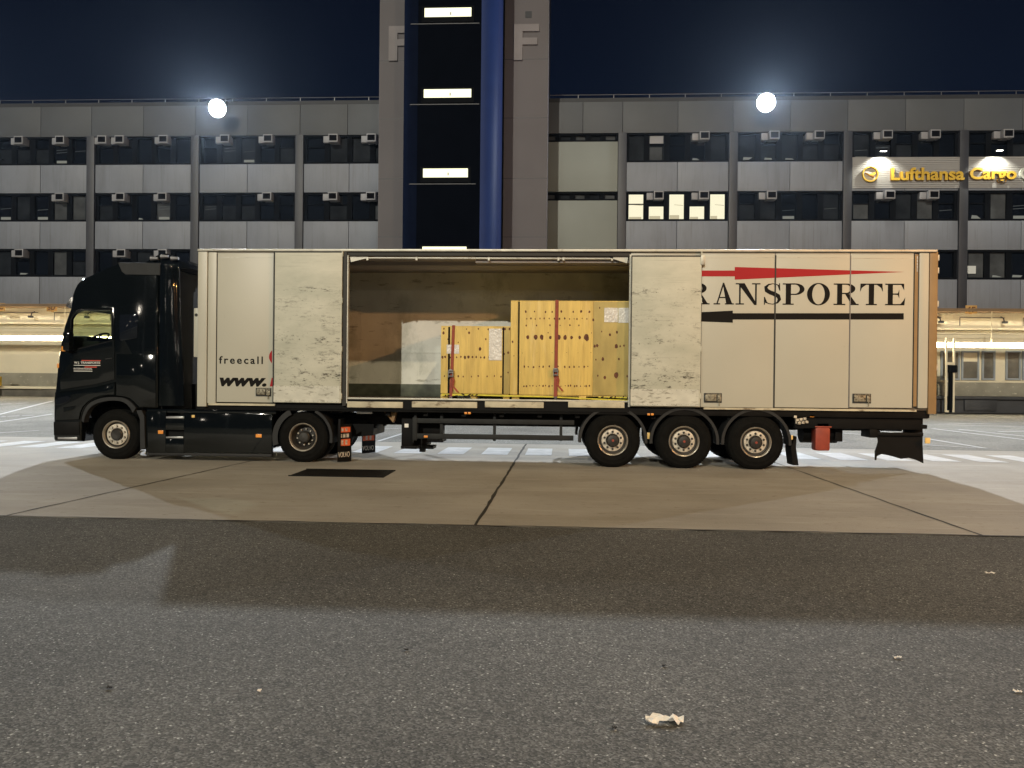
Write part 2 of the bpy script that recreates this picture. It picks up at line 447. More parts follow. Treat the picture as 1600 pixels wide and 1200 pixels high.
def glass(name, col, rough=.02, alpha=.35):
    mt = bpy.data.materials.new(name); mt.use_nodes = True
    n = mt.node_tree; n.nodes.clear(); L = n.links.new
    o = n.nodes.new('ShaderNodeOutputMaterial'); t = n.nodes.new('ShaderNodeBsdfTransparent'); g = n.nodes.new('ShaderNodeBsdfGlossy')
    t.inputs[0].default_value = (*col, 1); g.inputs['Roughness'].default_value = rough
    lw = n.nodes.new('ShaderNodeLayerWeight'); lw.inputs[0].default_value = .5
    pw = n.nodes.new('ShaderNodeMath'); pw.operation = 'POWER'; pw.inputs[1].default_value = 4.0; L(lw.outputs['Facing'], pw.inputs[0])
    fr = n.nodes.new('ShaderNodeMapRange'); fr.inputs[3].default_value = .05; fr.inputs[4].default_value = .8; L(pw.outputs[0], fr.inputs[0])
    mx = n.nodes.new('ShaderNodeMixShader'); L(fr.outputs[0], mx.inputs[0]); L(t.outputs[0], mx.inputs[1]); L(g.outputs[0], mx.inputs[2]); L(mx.outputs[0], o.inputs[0])
    return mt


M['cabglass'] = glass('green_tinted_cab_glass', (.83, .88, .78))


# ------------------------------------------------------------------ lettering
def text_into(mb, s, x0, x1, z0, z1, Y, depth=.004, bold=0.0, shear=0.0, mi=0, space=1.0, dirn=-1, mi_side=None):
    """Blender's own font as mesh, fitted to a rectangle of the plane Y, standing out towards the viewer"""
    cu = bpy.data.curves.new('lettering', 'FONT'); cu.body = s; cu.offset = bold; cu.extrude = .5; cu.shear = shear; cu.space_character = space
    cu.resolution_u = 6
    o = bpy.data.objects.new('lettering', cu); COL.objects.link(o)
    dg = bpy.context.evaluated_depsgraph_get(); dg.update()
    me = bpy.data.meshes.new_from_object(o.evaluated_get(dg))
    bpy.data.objects.remove(o); bpy.data.curves.remove(cu)
    vv = [v.co.copy() for v in me.vertices]
    xa, xb = min(v.x for v in vv), max(v.x for v in vv); ya, yb = min(v.y for v in vv), max(v.y for v in vv)
    V = [(x0 + (v.x - xa) / (xb - xa) * (x1 - x0), Y + dirn * depth * (v.z + .5), z0 + (v.y - ya) / (yb - ya) * (z1 - z0)) for v in vv]
    if mi_side is None:
        mb.add(V, [list(p.vertices) for p in me.polygons], mi)
    else:
        mb.add(V, [list(p.vertices) for p in me.polygons if abs(p.normal.z) > .5], mi)
        mb.add(V, [list(p.vertices) for p in me.polygons if abs(p.normal.z) <= .5], mi_side)
    bpy.data.meshes.remove(me)


def didone(ch):
    """list of polygons in a unit box (0..1, 0..1) for a high-contrast serif capital"""
    P = []
    h = .055
    def bx(a, b, c, d): P.append([(a, c), (b, c), (b, d), (a, d)])
    def ring(cx, cy, ro, rz, ri, riz, t0, t1, n=28):
        for k in range(n):
            a = t0 + (t1 - t0) * k / n; b = t0 + (t1 - t0) * (k + 1) / n
            P.append([(cx + ro * math.cos(a), cy + rz * math.sin(a)), (cx + ro * math.cos(b), cy + rz * math.sin(b)),
                      (cx + ri * math.cos(b), cy + riz * math.sin(b)), (cx + ri * math.cos(a), cy + riz * math.sin(a))])
    H = math.pi / 2
    if ch == 'O':
        ring(.5, .5, .5, .52, .275, .475, 0, 2 * math.pi, 48)
    elif ch == 'P' or ch == 'R':
        top = 1.0
        sw = .16 if ch == 'P' else .14
        w1 = .14; w2 = w1 + (.24 if ch == 'P' else .20)
        bx(w1, w2, 0, top)
        bx(0, w2 + .13, 0, h); bx(0, w1, top - h, top)
        cy_ = .73 if ch == 'P' else .755; rz = 1 - cy_
        cx_ = .56 if ch == 'P' else .50
        ro = (1.0 - cx_) if ch == 'P' else .36
        ri = ro - .22 if ch == 'P' else ro - .19
        bx(w2, cx_, top - h, top); bx(w2, cx_, cy_ - rz, cy_ - rz + h)
        ring(cx_, cy_, ro, rz, ri, rz - h, -H, H, 22)
        if ch == 'R':
            P.append([(.46, .51), (.62, .51), (.93, .02), (.72, .02)])
            bx(.66, 1.0, 0, h)
    elif ch == 'A':
        P.append([(.13, .02), (.20, .02), (.50, .93), (.45, 1.0)])
        P.append([(.44, 1.02), (.51, 1.02), (.93, .02), (.63, .02)])
        bx(.27, .70, .30, .30 + h); bx(0, .32, 0, h); bx(.56, 1.0, 0, h)
    elif ch == 'N':
        bx(.14, .205, 0, .98); bx(.79, .855, .0, .98)
        P.append([(.08, 1.0), (.36, 1.0), (.855, .03), (.84, -.02), (.76, -.02)])
        bx(0, .34, 0, h); bx(.66, 1.0, 1 - h, 1.0); bx(0, .2, 1 - h, 1.0)
    elif ch == 'T':
        bx(.385, .615, 0, 1.0); bx(.26, .74, 0, h); bx(.02, .98, 1 - h, 1.0)
        P.append([(.02, 1.0), (.14, 1.0), (.04, .70), (0, .62)]); P.append([(.98, 1.0), (.86, 1.0), (.96, .70), (1.0, .62)])
        P.append([(.14, .97), (.30, .97), (.07, .80)]); P.append([(.86, .97), (.70, .97), (.93, .80)])
    elif ch == 'E':
        bx(.13, .38, 0, 1.0); bx(0, .96, 0, h); bx(0, .94, 1 - h, 1.0); bx(.38, .66, .49, .49 + h)
        P.append([(.94, 1.0), (.76, 1.0), (.90, .78), (.94, .70)]); P.append([(.96, 0), (.72, 0), (.93, .24), (1.0, .36)])
        P.append([(.70, .32), (.70, .72), (.64, .56), (.50, .51), (.64, .47)])
    elif ch == 'S':
        pts = [(.87, .74), (.83, .86), (.72, .945), (.52, .98), (.30, .94), (.16, .82), (.20, .67), (.38, .575), (.60, .50), (.80, .40), (.86, .25), (.76, .10), (.54, .022), (.30, .05), (.14, .16), (.10, .30)]
        wd = [.01, .02, .025, .022, .045, .085, .115, .12, .125, .115, .09, .05, .022, .024, .025, .01]
        L_, R__ = [], []
        for i, (x, y) in enumerate(pts):
            a = pts[max(i - 1, 0)]; b = pts[min(i + 1, len(pts) - 1)]
            dx, dy = b[0] - a[0], b[1] - a[1]; l = math.hypot(dx, dy); nx, ny = -dy / l, dx / l
            k = wd[i]
            L_.append((x + nx * k, y + ny * k * .75)); R__.append((x - nx * k, y - ny * k * .75))
        for i in range(len(pts) - 1):
            P.append([L_[i], L_[i + 1], R__[i + 1], R__[i]])
        P.append([(.83, 1.0), (.88, 1.0), (.90, .66), (.86, .66)]); P.append([(.07, 0), (.12, 0), (.11, .36), (.07, .36)])
        P.append([(.86, .66), (.90, .66), (.84, .92), (.74, .95)]); P.append([(.07, .36), (.11, .36), (.26, .06), (.14, .08)])
    return P


def serif_into(mb, s_boxes, z0f, z1f, Y):
    k = 0
    for ch, xa, xb in s_boxes:
        for poly in didone(ch):
            q = [(xa + p[0] * (xb - xa), z0f + p[1] * (z1f - z0f)) for p in poly]
            k += 1
            mb.prism(q, Y - .003 - .00002 * (k % 60), Y, 0)


# ------------------------------------------------------------------ ground
def grid_sheet(xs, ys, dz=0.0):
    mb = MB()
    vv = [(x, y, gz(x, y) + dz) for y in ys for x in xs]
    nx = len(xs)
    ff = [(j * nx + i, j * nx + i + 1, (j + 1) * nx + i + 1, (j + 1) * nx + i) for j in range(len(ys) - 1) for i in range(nx - 1)]
    mb.add(vv, ff); return mb


def fr(a, b, s):
    n = max(1, int(round((b - a) / s)))
    return [a + (b - a) * i / n for i in range(n + 1)]


YE = 8.27                       # where the asphalt stops and the concrete begins
YR = 19.0
obj('ground', grid_sheet([-400, -160] + fr(-70, 70, 2) + [160, 400], [-400, -60] + fr(-40, 50, 2) + [120, 600]), M['asphalt_far'], kind='structure')
obj('asphalt_apron', grid_sheet([-160, 160], [-60, YE], .004), M['asphalt'], kind='structure')
mb = MB()
joints = [gp(745, 818).x, gp(5, 808).x, gp(1530, 837).x]
jx = joints[0]
dxj = (gp(1530, 837).x - jx)
jl = jx - dxj
mb.box(-160, 160, YE, YR, -.05, .008)
obj('concrete_strip', mb, M['concrete'], kind='structure')
# joints: the two on the right run square to the strip, the left one a little askew
mb = MB()
def strip(mb, a, b, wd, dz, mi=0, n=1):
    a = Vector(a); b = Vector(b); d = (b - a); d.z = 0; d.normalize(); s = Vector((-d.y, d.x, 0)) * wd / 2
    for k in range(n):
        p = a.lerp(b, k / n); q = a.lerp(b, (k + 1) / n)
        P = [p - s, q - s, q + s, p + s]
        mb.add([(v.x, v.y, gz(v.x, v.y) + dz) for v in P], [(0, 1, 2, 3)], mi)
def wobble(mb, a, b, wd, dz, n=40, amp=.008):
    a = Vector(a); b = Vector(b); d = (b - a); d.z = 0; d.normalize(); s = Vector((-d.y, d.x, 0))
    L_ = []; R__ = []
    for k in range(n + 1):
        p = a.lerp(b, k / n) + s * random.uniform(-amp, amp); ww = wd * random.uniform(.6, 1.3) / 2
        L_.append(p - s * ww); R__.append(p + s * ww)
    for k in range(n):
        P = [L_[k], L_[k + 1], R__[k + 1], R__[k]]
        mb.add([(v.x, v.y, gz(v.x, v.y) + dz) for v in P], [(0, 1, 2, 3)])
wobble(mb, (gp(744, 819).x, YE, 0), (gp(822, 694).x, YR, 0), .045, .012)
wobble(mb, (gp(1528, 836).x, YE, 0), (gp(1232, 733).x + (gp(1232, 733).x - gp(1528, 836).x) * .0, YR, 0), .03, .012)
wobble(mb, gp(5, 808), gp(392, 721), .028, .012)
wobble(mb, gp(392, 721), gp(392, 721) + Vector((1.9, 3.4, 0)), .028, .0125)
wobble(mb, (-40, YE, 0), (40, YE, 0), .035, .013, 300, .012)
wobble(mb, (-40, YR, 0), (40, YR, 0), .04, .013, 200)
obj('concrete_joints', mb, M['joint'], kind='structure', smooth=False)
# crossing stripes behind the lorry
mb = MB()
x = -30.0
X0 = gp(681, 711).x
while x < 30:
    xx = X0 + round((x - X0) / .93) * .93
    o_ = random.uniform(-.03, .03)
    mb.quad((xx, 16.15 + o_, .0125), (xx + .56, 16.15 - o_, .0125), (xx + .56 + .02, 17.75, .0125), (xx + .02, 17.75 + o_, .0125))
    x += .93
obj('road_marking', mb, M['roadpaint'], kind='structure', smooth=False)
mb = MB()
def mline(a, b, wd=.13, n=8, dash=None):
    A = gp(*a); B = gp(*b)
    strip(mb, A, B, wd, .008, 0, n)
mline((-120, 672), (82, 627)); mline((-60, 667), (82, 647), .12)
for seg in (((-30, 634), (-8, 632.7)), ((0, 632), (18, 631)), ((25, 630.6), (44, 629.6)), ((-22, 652), (-4, 651.4)), ((2, 651.3), (9, 651)), ((12, 650.7), (31, 650)), ((34, 649.8), (54, 649))):
    mline(*seg, wd=.14, n=2)
mline((-60, 680), (60, 673), .1); mline((60, 697), (128, 690), .10)
mline((1457, 670), (1640, 692)); mline((1497, 671), (1640, 686)); mline((1450, 686), (1541, 701)); mline((1541, 701), (1420, 694), .1)
mline((1560, 675), (1640, 673)); mline((1460, 663), (1640, 660.5), .1); mline((1180, 668), (1360, 680)); mline((1240, 683), (1320, 690), .1)
mline((590, 690), (660, 668), .1); mline((1320, 668), (1440, 681), .12)
mline((1480, 664), (1640, 668.5), .1); mline((560, 672), (640, 669), .09)
obj('road_marking', mb, M['roadpaint'], kind='structure', smooth=False)

# ------------------------------------------------------------------ office building
bld = thing('office_building', 'long grey panelled office block with three rows of dark windows over the loading dock', 'building', (0, YB, 0))
ROWS = [(14.33, 16.02), (10.92, 12.60), (7.58, 9.23)]
SPAN = [(12.60, 14.33), (9.23, 10.92), (5.72, 7.58)]
ZTOP, ZROW = 17.83, 16.02
TOWL, TOWR = U(588, 42.0), U(852, 42.0)
cl = [U(x, YB) for x in (140.5, 303, 465.5)]
dl = cl[2] - cl[1]
left_cols = [cl[0] - dl * k for k in (3, 2, 1)] + cl
cr_ = [U(x, YB) for x in (968.5, 1141.5, 1319.5, 1500.5)]
dr = cr_[3] - cr_[2]
right_cols = cr_ + [cr_[3] + dr, cr_[3] + 2 * dr, cr_[3] + 3 * dr]
bays = []          # (x0, x1, column centre left, kind)
CW = .25
for a, b in zip(left_cols[:-1], left_cols[1:]): bays.append((a + CW, b - CW, 'std'))
bays.append((left_cols[-1] + CW, TOWL + .3, 'cut'))
bays.append((TOWR - .3, right_cols[0] - CW, 'stair'))
for a, b in zip(right_cols[:-1], right_cols[1:]): bays.append((a + CW, b - CW, 'std'))
XL, XR = left_cols[0], right_cols[-1]
mb = MB(); mb.box(XL, XR, YB + .5, YB + 14, 0, ZTOP - .2)
obj('core_wall', mb, M['roof_dark'], bld)
mb = MB(); mb.box(XL, XR, YB + .12, YB + 14.2, ZTOP, ZTOP + .28); mb.box(XL, XR, YB + 3, YB + 12, ZTOP + .28, ZTOP + .6)
obj('roof', mb, M['roof_dark'], bld)
# parapet panels: each joint a real gap
for a, b in zip([XL] + [x for x in left_cols[1:]] + [TOWR] + right_cols, left_cols[1:] + [TOWL] + right_cols):
    pass
mb = MB()
edges = []
for cols in (left_cols + [TOWL + .3], [TOWR - .3] + right_cols):
    for a, b in zip(cols[:-1], cols[1:]):
        n = 2 if b - a > 4 else 1
        for k in range(n):
            p = a + (b - a) * k / n; q = a + (b - a) * (k + 1) / n
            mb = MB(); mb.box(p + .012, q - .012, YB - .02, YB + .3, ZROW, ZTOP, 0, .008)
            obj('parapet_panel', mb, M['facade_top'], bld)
for x in left_cols + right_cols:
    mb = MB(); mb.box(x - CW + .01, x + CW - .01, YB - .13, YB + .4, 5.72, ZROW - .003, 0, .015)
    obj('column', mb, M['column'], bld)

ac_px = {0: [28, 92, 157, 184, 252, 347, 414, 515, 574, 1090, 1198, 1268, 1373, 1447, 1560], 1: [92, 186, 251, 413, 515, 574, 1020, 1090, 1195, 1378, 1446], 2: [30, 188, 252]}
rnd = random.Random(3)
LITB = (U(978, YB), U(1131, YB))
for bi, (x0, x1, kd) in enumerate(bays):
    for ri, (z0, z1) in enumerate(ROWS):
        wz0 = z0 if kd != 'stair' else z1 - .50
        # spandrel panels
        sp0, sp1 = (SPAN[ri][0], SPAN[ri][1])
        mb = MB()
        if kd == 'stair':
            top = wz0 if True else 0
            mb.box(x0, x1 - .01, YB - .03, YB + .3, SPAN[ri][0] + .02, z1 - .50, 0, .01)
            obj('spandrel_panel', mb, M['facade_green'], bld)
        else:
            n = 2 if x1 - x0 > 4 else 1
            for k in range(n):
                p = x0 + (x1 - x0) * k / n; q = x0 + (x1 - x0) * (k + 1) / n
                mb.box(p + .015, q - .015, YB - .03, YB + .3, sp0 + .02, sp1 - .02, 0, .01)
            obj('spandrel_panel', mb, M['facade'], bld)
        # window band
        fr_ = MB(); gl = MB()
        lit = (ri == 1 and x0 < (LITB[0] + LITB[1]) / 2 < x1)
        n = 5 if kd != 'cut' else 4
        gy = YB + .22
        z0w, z1w = wz0 + .02, z1 - .02
        fr_.box(x0, x1, YB + .05, YB + .45, z0w, z0w + .09); fr_.box(x0, x1, YB + .05, YB + .45, z1w - .09, z1w)
        pat = [('a', 'b'), ('b', 'a')][(bi + ri) % 2]
        for k in range(n + 1):
            xm = x0 + (x1 - x0) * k / n
            fr_.box(max(x0, xm - .16), min(x1, xm + .16), YB + .10, YB + .42, z0w + .09, z1w - .09)
        for k in range(n):
            a = x0 + (x1 - x0) * k / n + .16; b = x0 + (x1 - x0) * (k + 1) / n - .16
            zt = z1w - .09
            zs = z0w + .09
            r = rnd.random()
            mi = 0 if r < .50 else (1 if r < .90 else 2)
            if lit: mi = 3
            if kd == 'stair': mi = 1 if k % 2 else 2
            if lit and k in (1, 3):
                fr_.box(a - .01, b + .01, YB + .10, YB + .42, zt - .70, zt)
                zt = zt - .70
            elif rnd.random() < .4 and kd != 'stair':
                zm = zt - .55
                fr_.box(a - .01, b + .01, YB + .13, YB + .4, zm - .05, zm)
                gl.quad((a, gy, zm), (b, gy, zm), (b, gy, zt), (a, gy, zt), 0 if mi != 3 else 3)
                zt = zm - .05
            gl.quad((a, gy, zs), (b, gy, zs), (b, gy, zt), (a, gy, zt), mi)
            if lit:           # glowing patches for shelves and door tops in the lit rooms
                gl.quad((a + .04, gy - .012, zs + .02), (b - .1 - .08 * k, gy - .012, zs + .02), (b - .1 - .08 * k, gy - .012, zs + .16 + .05 * (k % 3)), (a + .04, gy - .012, zs + .16 + .05 * (k % 3)), 5)
                if k % 2 == 0: gl.quad((a + .3, gy - .01, zs + .85), (b - .04, gy - .01, zs + .80), (b - .04, gy - .01, zs + .84), (a + .3, gy - .01, zs + .88), 5)
            elif kd == 'std' and ri < 2 and rnd.random() < .22:   # ceiling lamps deep in a dark room, seen as thin streaks
                w0 = a + .1; hh = zs + rnd.uniform(.45, .8)
                for q in range(rnd.choice((1, 2))):
                    gl.quad((w0, gy - .008, hh + .16 * q), (b - .08, gy - .008, hh + .05 + .16 * q), (b - .08, gy - .008, hh + .075 + .16 * q), (w0, gy - .008, hh + .03 + .16 * q), 6)
                if rnd.random() < .5: gl.quad((a + .12, gy - .008, zs + .03), (b - .1, gy - .008, zs + .03), (b - .1, gy - .008, zs + .20), (a + .12, gy - .008, zs + .20), 7)
            elif kd == 'std' and rnd.random() < .24:   # glowing patch low on the pane for a lamp or lit desk
                hh = rnd.uniform(.10, .22); w0 = a + rnd.uniform(0, .3)
                gl.quad((w0, gy - .008, zs + .04), (min(b, w0 + rnd.uniform(.25, .6)), gy - .008, zs + .04), (min(b, w0 + rnd.uniform(.2, .6)), gy - .008, zs + hh), (w0 + .04, gy - .008, zs + hh + .03), 7)
        wo = obj('window', fr_, M['frame'], bld)
        obj('glass', gl, [M['glass_a'], M['glass_b'], M['glass_c'], M['lit_win'], M['lit_dim'], M['lit_mid'], M['lit_streak'], M['desk_glow']], wo, smooth=False, label='brightly lit office panes' if lit else None)
        # loosely hung sill line
# a pale blind pair right of the stair and the small lit pane at the far right
for (xa, ya, xb, yb, mm) in ((1006, 211, 1033, 223, 'glass_c'), (1008, 229, 1031, 249, 'glass_b')):
    mb = MB(); mb.box(U(xa, YB), U(xb, YB), YB + .17, YB + .19, Z(xa, yb, YB), Z(xa, ya, YB)); obj('window_blind', mb, M['ac'] if mm == 'glass_c' else M['glass_c'], bld)
mb = MB(); mb.box(U(1508, YB), U(1524, YB), YB + .10, YB + .14, Z(1515, 427, YB), Z(1515, 415, YB)); obj('lit_pane', mb, M['lit_dim'], bld)
for ri, xs in ac_px.items():
    for k, x in enumerate(xs):
        cx = U(x, YB); z1 = ROWS[ri][1] - .02
        mb = MB()
        mb.box(cx - .48, cx - .12, YB - .10, YB + .3, z1 - .46, z1 - .06, 0, .02)
        mb.box(cx - .10, cx + .46, YB - .38, YB + .3, z1 - .50, z1 - .02, 0, .02)
        a = obj('air_conditioner', mb, M['ac'], bld)
        mb = MB(); mb.box(cx - .04, cx + .40, YB - .386, YB - .375, z1 - .42, z1 - .09)
        for q in range(5): mb.box(cx - .04, cx + .40, YB - .392, YB - .386, z1 - .40 + q * .065, z1 - .385 + q * .065)
        obj('grille', mb, M['grille'], a)
# thin rail standing on the roof
rail = MB()
yr = YB + .9
for za in (ZTOP + .75,): rail.tube([(XL, yr, za), (TOWL, yr, za)], .02, 6); rail.tube([(TOWR, yr, za), (XR, yr, za)], .02, 6)
x = XL
while x < XR:
    if not (TOWL < x < TOWR): rail.box(x - .02, x + .02, yr - .02, yr + .02, ZTOP + .28, ZTOP + .75)
    x += 2.1
rail_o = obj('roof_railing', rail, M['metal_grey'], label='thin steel railing running along the flat roof edge', cat='railing', smooth=False)

# ------------------------------------------------------------------ stair tower
TY, DY = 42.0, 38.4
tow = thing('stair_tower', 'tall concrete stair tower with raised letters F and a navy blue front', 'tower', ((TOWL + TOWR) / 2, TY, 0))
mb = MB(); mb.box(TOWL, TOWR, TY, YB + 8, 0, 29, 0, .04)
obj('concrete_wall', mb, M['concrete_t'], tow)
mb = MB()
for zz in (6.1, 9.4, 12.6, 15.9, 19.1, 22.4): mb.box(TOWL + .02, TOWR - .02, TY - .004, TY, zz, zz + .035)
obj('wall_joint', mb, M['column'], tow)
DXL, DXR = U(627.5, 39.3), U(781, TY)
prof = []
rr_ = .85
for k in range(9):
    t = math.pi / 2 * k / 8; prof.append((DXR - rr_ + rr_ * math.cos(t), DY + rr_ - rr_ * math.sin(t)))
for k in range(9):
    t = math.pi / 2 * k / 8; prof.append((DXL + rr_ - rr_ * math.sin(t), DY + rr_ - rr_ * math.cos(t)))
prof += [(DXL, TY - .003), (DXR, TY - .003)]
mb = MB(); mb.prism([(p[0] + (.02 if p[0] < (DXL + DXR) / 2 else -.02), p[1] + .02) for p in prof[:18]] + [(DXL + .02, TY - .003), (DXR - .02, TY - .003)], 0, 29, axis='z')
obj('dark_core', mb, M['drum_front'], tow, merge=True)
mb = MB(); mb.box(DXL + rr_ + .02, DXR - rr_ - .02, DY - .003, DY + .017, 0, 29); obj('dark_front_face', mb, M['drum_front'], tow)
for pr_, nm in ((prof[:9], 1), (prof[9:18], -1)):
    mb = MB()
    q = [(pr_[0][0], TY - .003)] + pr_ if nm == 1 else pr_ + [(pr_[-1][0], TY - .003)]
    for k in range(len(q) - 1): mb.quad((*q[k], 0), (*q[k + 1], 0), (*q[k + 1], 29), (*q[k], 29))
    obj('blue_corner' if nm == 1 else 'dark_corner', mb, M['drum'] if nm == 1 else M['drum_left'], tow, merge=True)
for (xa, xb, ya, yb) in ((658, 731, 12.5, 27), (658, 732, 139.5, 153), (658, 728, 263.5, 277.5), (658, 727, 385.5, 400)):
    X0_, X1_ = U(xa, DY), U(xb, DY); z0, z1 = Z(695, yb, DY), Z(695, ya, DY)
    mb = MB(); e_ = .14
    mb.box(X0_ - e_, X1_ + e_, DY - .05, DY - .003, z1, z1 + .08); mb.box(X0_ - e_, X1_ + e_, DY - .05, DY - .003, z0 - .26, z0)
    mb.box(X0_ - e_, X0_, DY - .05, DY - .003, z0, z1); mb.box(X1_, X1_ + e_, DY - .05, DY - .003, z0, z1)
    wo = obj('window', mb, M['frame'], tow)
    mb = MB(); mb.box(X0_, X1_, DY - .02, DY - .004, z0, z1); mb.box((X0_ + X1_) / 2 + .1, (X0_ + X1_) / 2 + .17, DY - .024, DY - .02, z0 + .1, z0 + .25, 1)
    obj('lit_glass', mb, [M['lit_slit'], M['lit_dim']], wo)
    mb = MB(); mb.box(X0_ - .7, X1_ + .4, DY - .012, DY - .003, z0 - .34, z0 - .30); obj('window_sill', mb, M['column'], wo)
def letterF(xa, xb, ya, yb, Yp):
    a, b = U(xa, Yp), U(xb, Yp); z1, z0 = Z(xa, ya, Yp), Z(xa, yb, Yp)
    W_ = b - a; H_ = z1 - z0
    poly = [(a, z0), (a + .34 * W_, z0), (a + .34 * W_, z0 + .43 * H_), (a + .93 * W_, z0 + .43 * H_), (a + .93 * W_, z0 + .62 * H_), (a + .34 * W_, z0 + .62 * H_), (a + .34 * W_, z0 + .80 * H_), (b, z0 + .80 * H_), (b, z1), (a, z1)]
    mb = MB(); mb.prism(poly, Yp - .10, Yp - .001); return mb
obj('letter_f', letterF(798, 837, 39, 95, TY), M['letter'], tow)
obj('letter_f', letterF(603, 643, 42, 96, TY), M['letter'], tow)
mb = MB(); mb.box(U(815, TY), U(825, TY), TY - .02, TY - .001, Z(820, 28, TY), Z(820, 18, TY)); obj('vent_opening', mb, M['roof_dark'], tow)
mb = MB(); mb.tube([(DXR + .05, TY - .06, 5), (DXR + .05, TY - .06, 28)], .035, 8); obj('downpipe', mb, M['frame'], tow)

# ------------------------------------------------------------------ floodlights on the roof edge
def floodlight(X, label, power, zt=17.75, Yl=43.7, aim=0.0):
    root = thing('floodlight', label, 'floodlight', (X, YB, ZTOP), 'floodlights along the roof edge')
    mb = MB(); mb.tube([(X, YB + .1, ZTOP + .1), (X, YB - .2, ZTOP + .25), (X, Yl + .25, zt + .1)], .05, 8); mb.box(X - .25, X + .25, Yl + .18, Yl + .28, zt - .1, zt + .25)
    obj('bracket', mb, M['metal_grey'], root)
    mb = MB(); mb.cyl((X, Yl + .25, zt + .08), (X, Yl, zt), .30, 24, .56); hs = obj('lamp_housing', mb, M['metal_grey'], root)
    mb = MB(); mb.cyl((X, Yl - .005, zt - .005), (X, Yl - .10, zt - .03), .50, 28, .38); obj('lamp_glass', mb, M['flood_on'], hs)
    for (pw, dr, sz, bl) in ((power, (aim, -1, -.40), 104, .9), (power * .16, ((-.75 if X > -5 else .75), -.7, -.12), 118, .6)):  # second, weaker spot added per fixture to light the tower's side
        ld = bpy.data.lights.new('floodlight_lamp', 'SPOT'); ld.energy = pw; ld.color = (.88, .94, 1.0); ld.spot_size = R_(sz); ld.spot_blend = bl; ld.shadow_soft_size = .2
        lo = bpy.data.objects.new('floodlight_lamp', ld); COL.objects.link(lo); lo.parent = root
        lo.location = Vector((X, Yl - .45, zt - .12)) - WPOS[root.name]
        lo.rotation_euler = Vector(dr).to_track_quat('-Z', 'Y').to_euler()
XF1, XF2 = U(336, 43.7), U(1192, 43.7)
PF = 33000
floodlight(XF1, 'glaring white floodlight on the roof edge above the lorry cab, left of the tower', PF, Z(336, 169, 43.7))
floodlight(XF2, 'glaring white floodlight on the roof edge right of the tower, above the trailer lettering', PF, Z(1192, 160, 43.7))
floodlight(-37.5, 'white floodlight on the roof edge past the left end of the photo', PF * .5, 17.4, aim=.5)
floodlight(38.5, 'white floodlight on the roof edge past the right end of the photo', PF * .6, 17.4, aim=-.6)

# ------------------------------------------------------------------ yard mast behind the viewer (lights the near side of the lorry)
def yard_mast(X, Y, H, tgt, power, col, label, sz=30, r=.25):
    root = thing('lighting_mast', label, 'lamp post', (X, Y, 0), 'masts lighting the yard')
    mb = MB(); mb.cyl((X, Y, 0), (X, Y, H), .16, 16, .08); mb.box(X - .3, X + .3, Y - .3, Y + .3, 0, .25, 0, .02); obj('pole', mb, M['metal_grey'], root)
    d = (Vector(tgt) - Vector((X, Y, H))).normalized()
    c = Vector((X, Y, H)) + d * .25
    mb = MB(); mb.cyl(c - d * .3, c, .16, 20, .32); hs = obj('lamp_housing', mb, M['metal_grey'], root)
    mb = MB(); mb.cyl(c + d * .002, c + d * .02, .28, 20); obj('lamp_glass', mb, emis('mast_glass', col, 40.0), hs)
    ld = bpy.data.lights.new('mast_lamp', 'SPOT'); ld.energy = power; ld.color = col; ld.spot_size = R_(140); ld.spot_blend = .6; ld.shadow_soft_size = r
    lo = bpy.data.objects.new('mast_lamp', ld); COL.objects.link(lo); lo.parent = root
    lo.location = c + d * .3 - WPOS[root.name]; lo.rotation_euler = d.to_track_quat('-Z', 'Y').to_euler()
yard_mast(-19.0, -16.0, 22.0, (-3, 12, 0), 6500, (.97, 1.0, .84), 'tall lighting mast behind the viewer to the left')
yard_mast(10.0, -8.0, 21.0, (0, 11, 0), 10500, (1.0, .80, .50), 'tall mast added behind the viewer to the right, its warm lamp brightening the shaded ground')  # added lamp, warms and brightens the shaded ground
yard_mast(17.5, -2.0, 9.0, (11, 13, 2), 5600, (1.0, .46, .15), 'shorter lighting mast with orange lamp behind the viewer to the right')

mast0 = thing('distant_mast', 'slim lighting mast far behind the viewer', 'lamp post', (0, -60, 0), 'distant masts across the yard')
mb = MB(); mb.cyl((0, -60, 0), (0, -60, 15), .15, 8, .08); obj('pole', mb, M['metal_grey'], mast0)
mb = MB(); mb.cyl((0, -59.8, 14.6), (0, -60.3, 14.9), .42, 12, .3); obj('lamp_head', mb, emis('distant_lamp', (1.0, .9, .75), 110.0), mast0)
for k, (dx, dy, dz) in enumerate(((-34, 12, 0), (-62, -8, -3), (26, 6, -2), (48, -16, 1), (-14, -30, 2), (70, 10, -4), (12, 24, -6))):
    copy_thing(mast0, (dx, dy, dz), None)

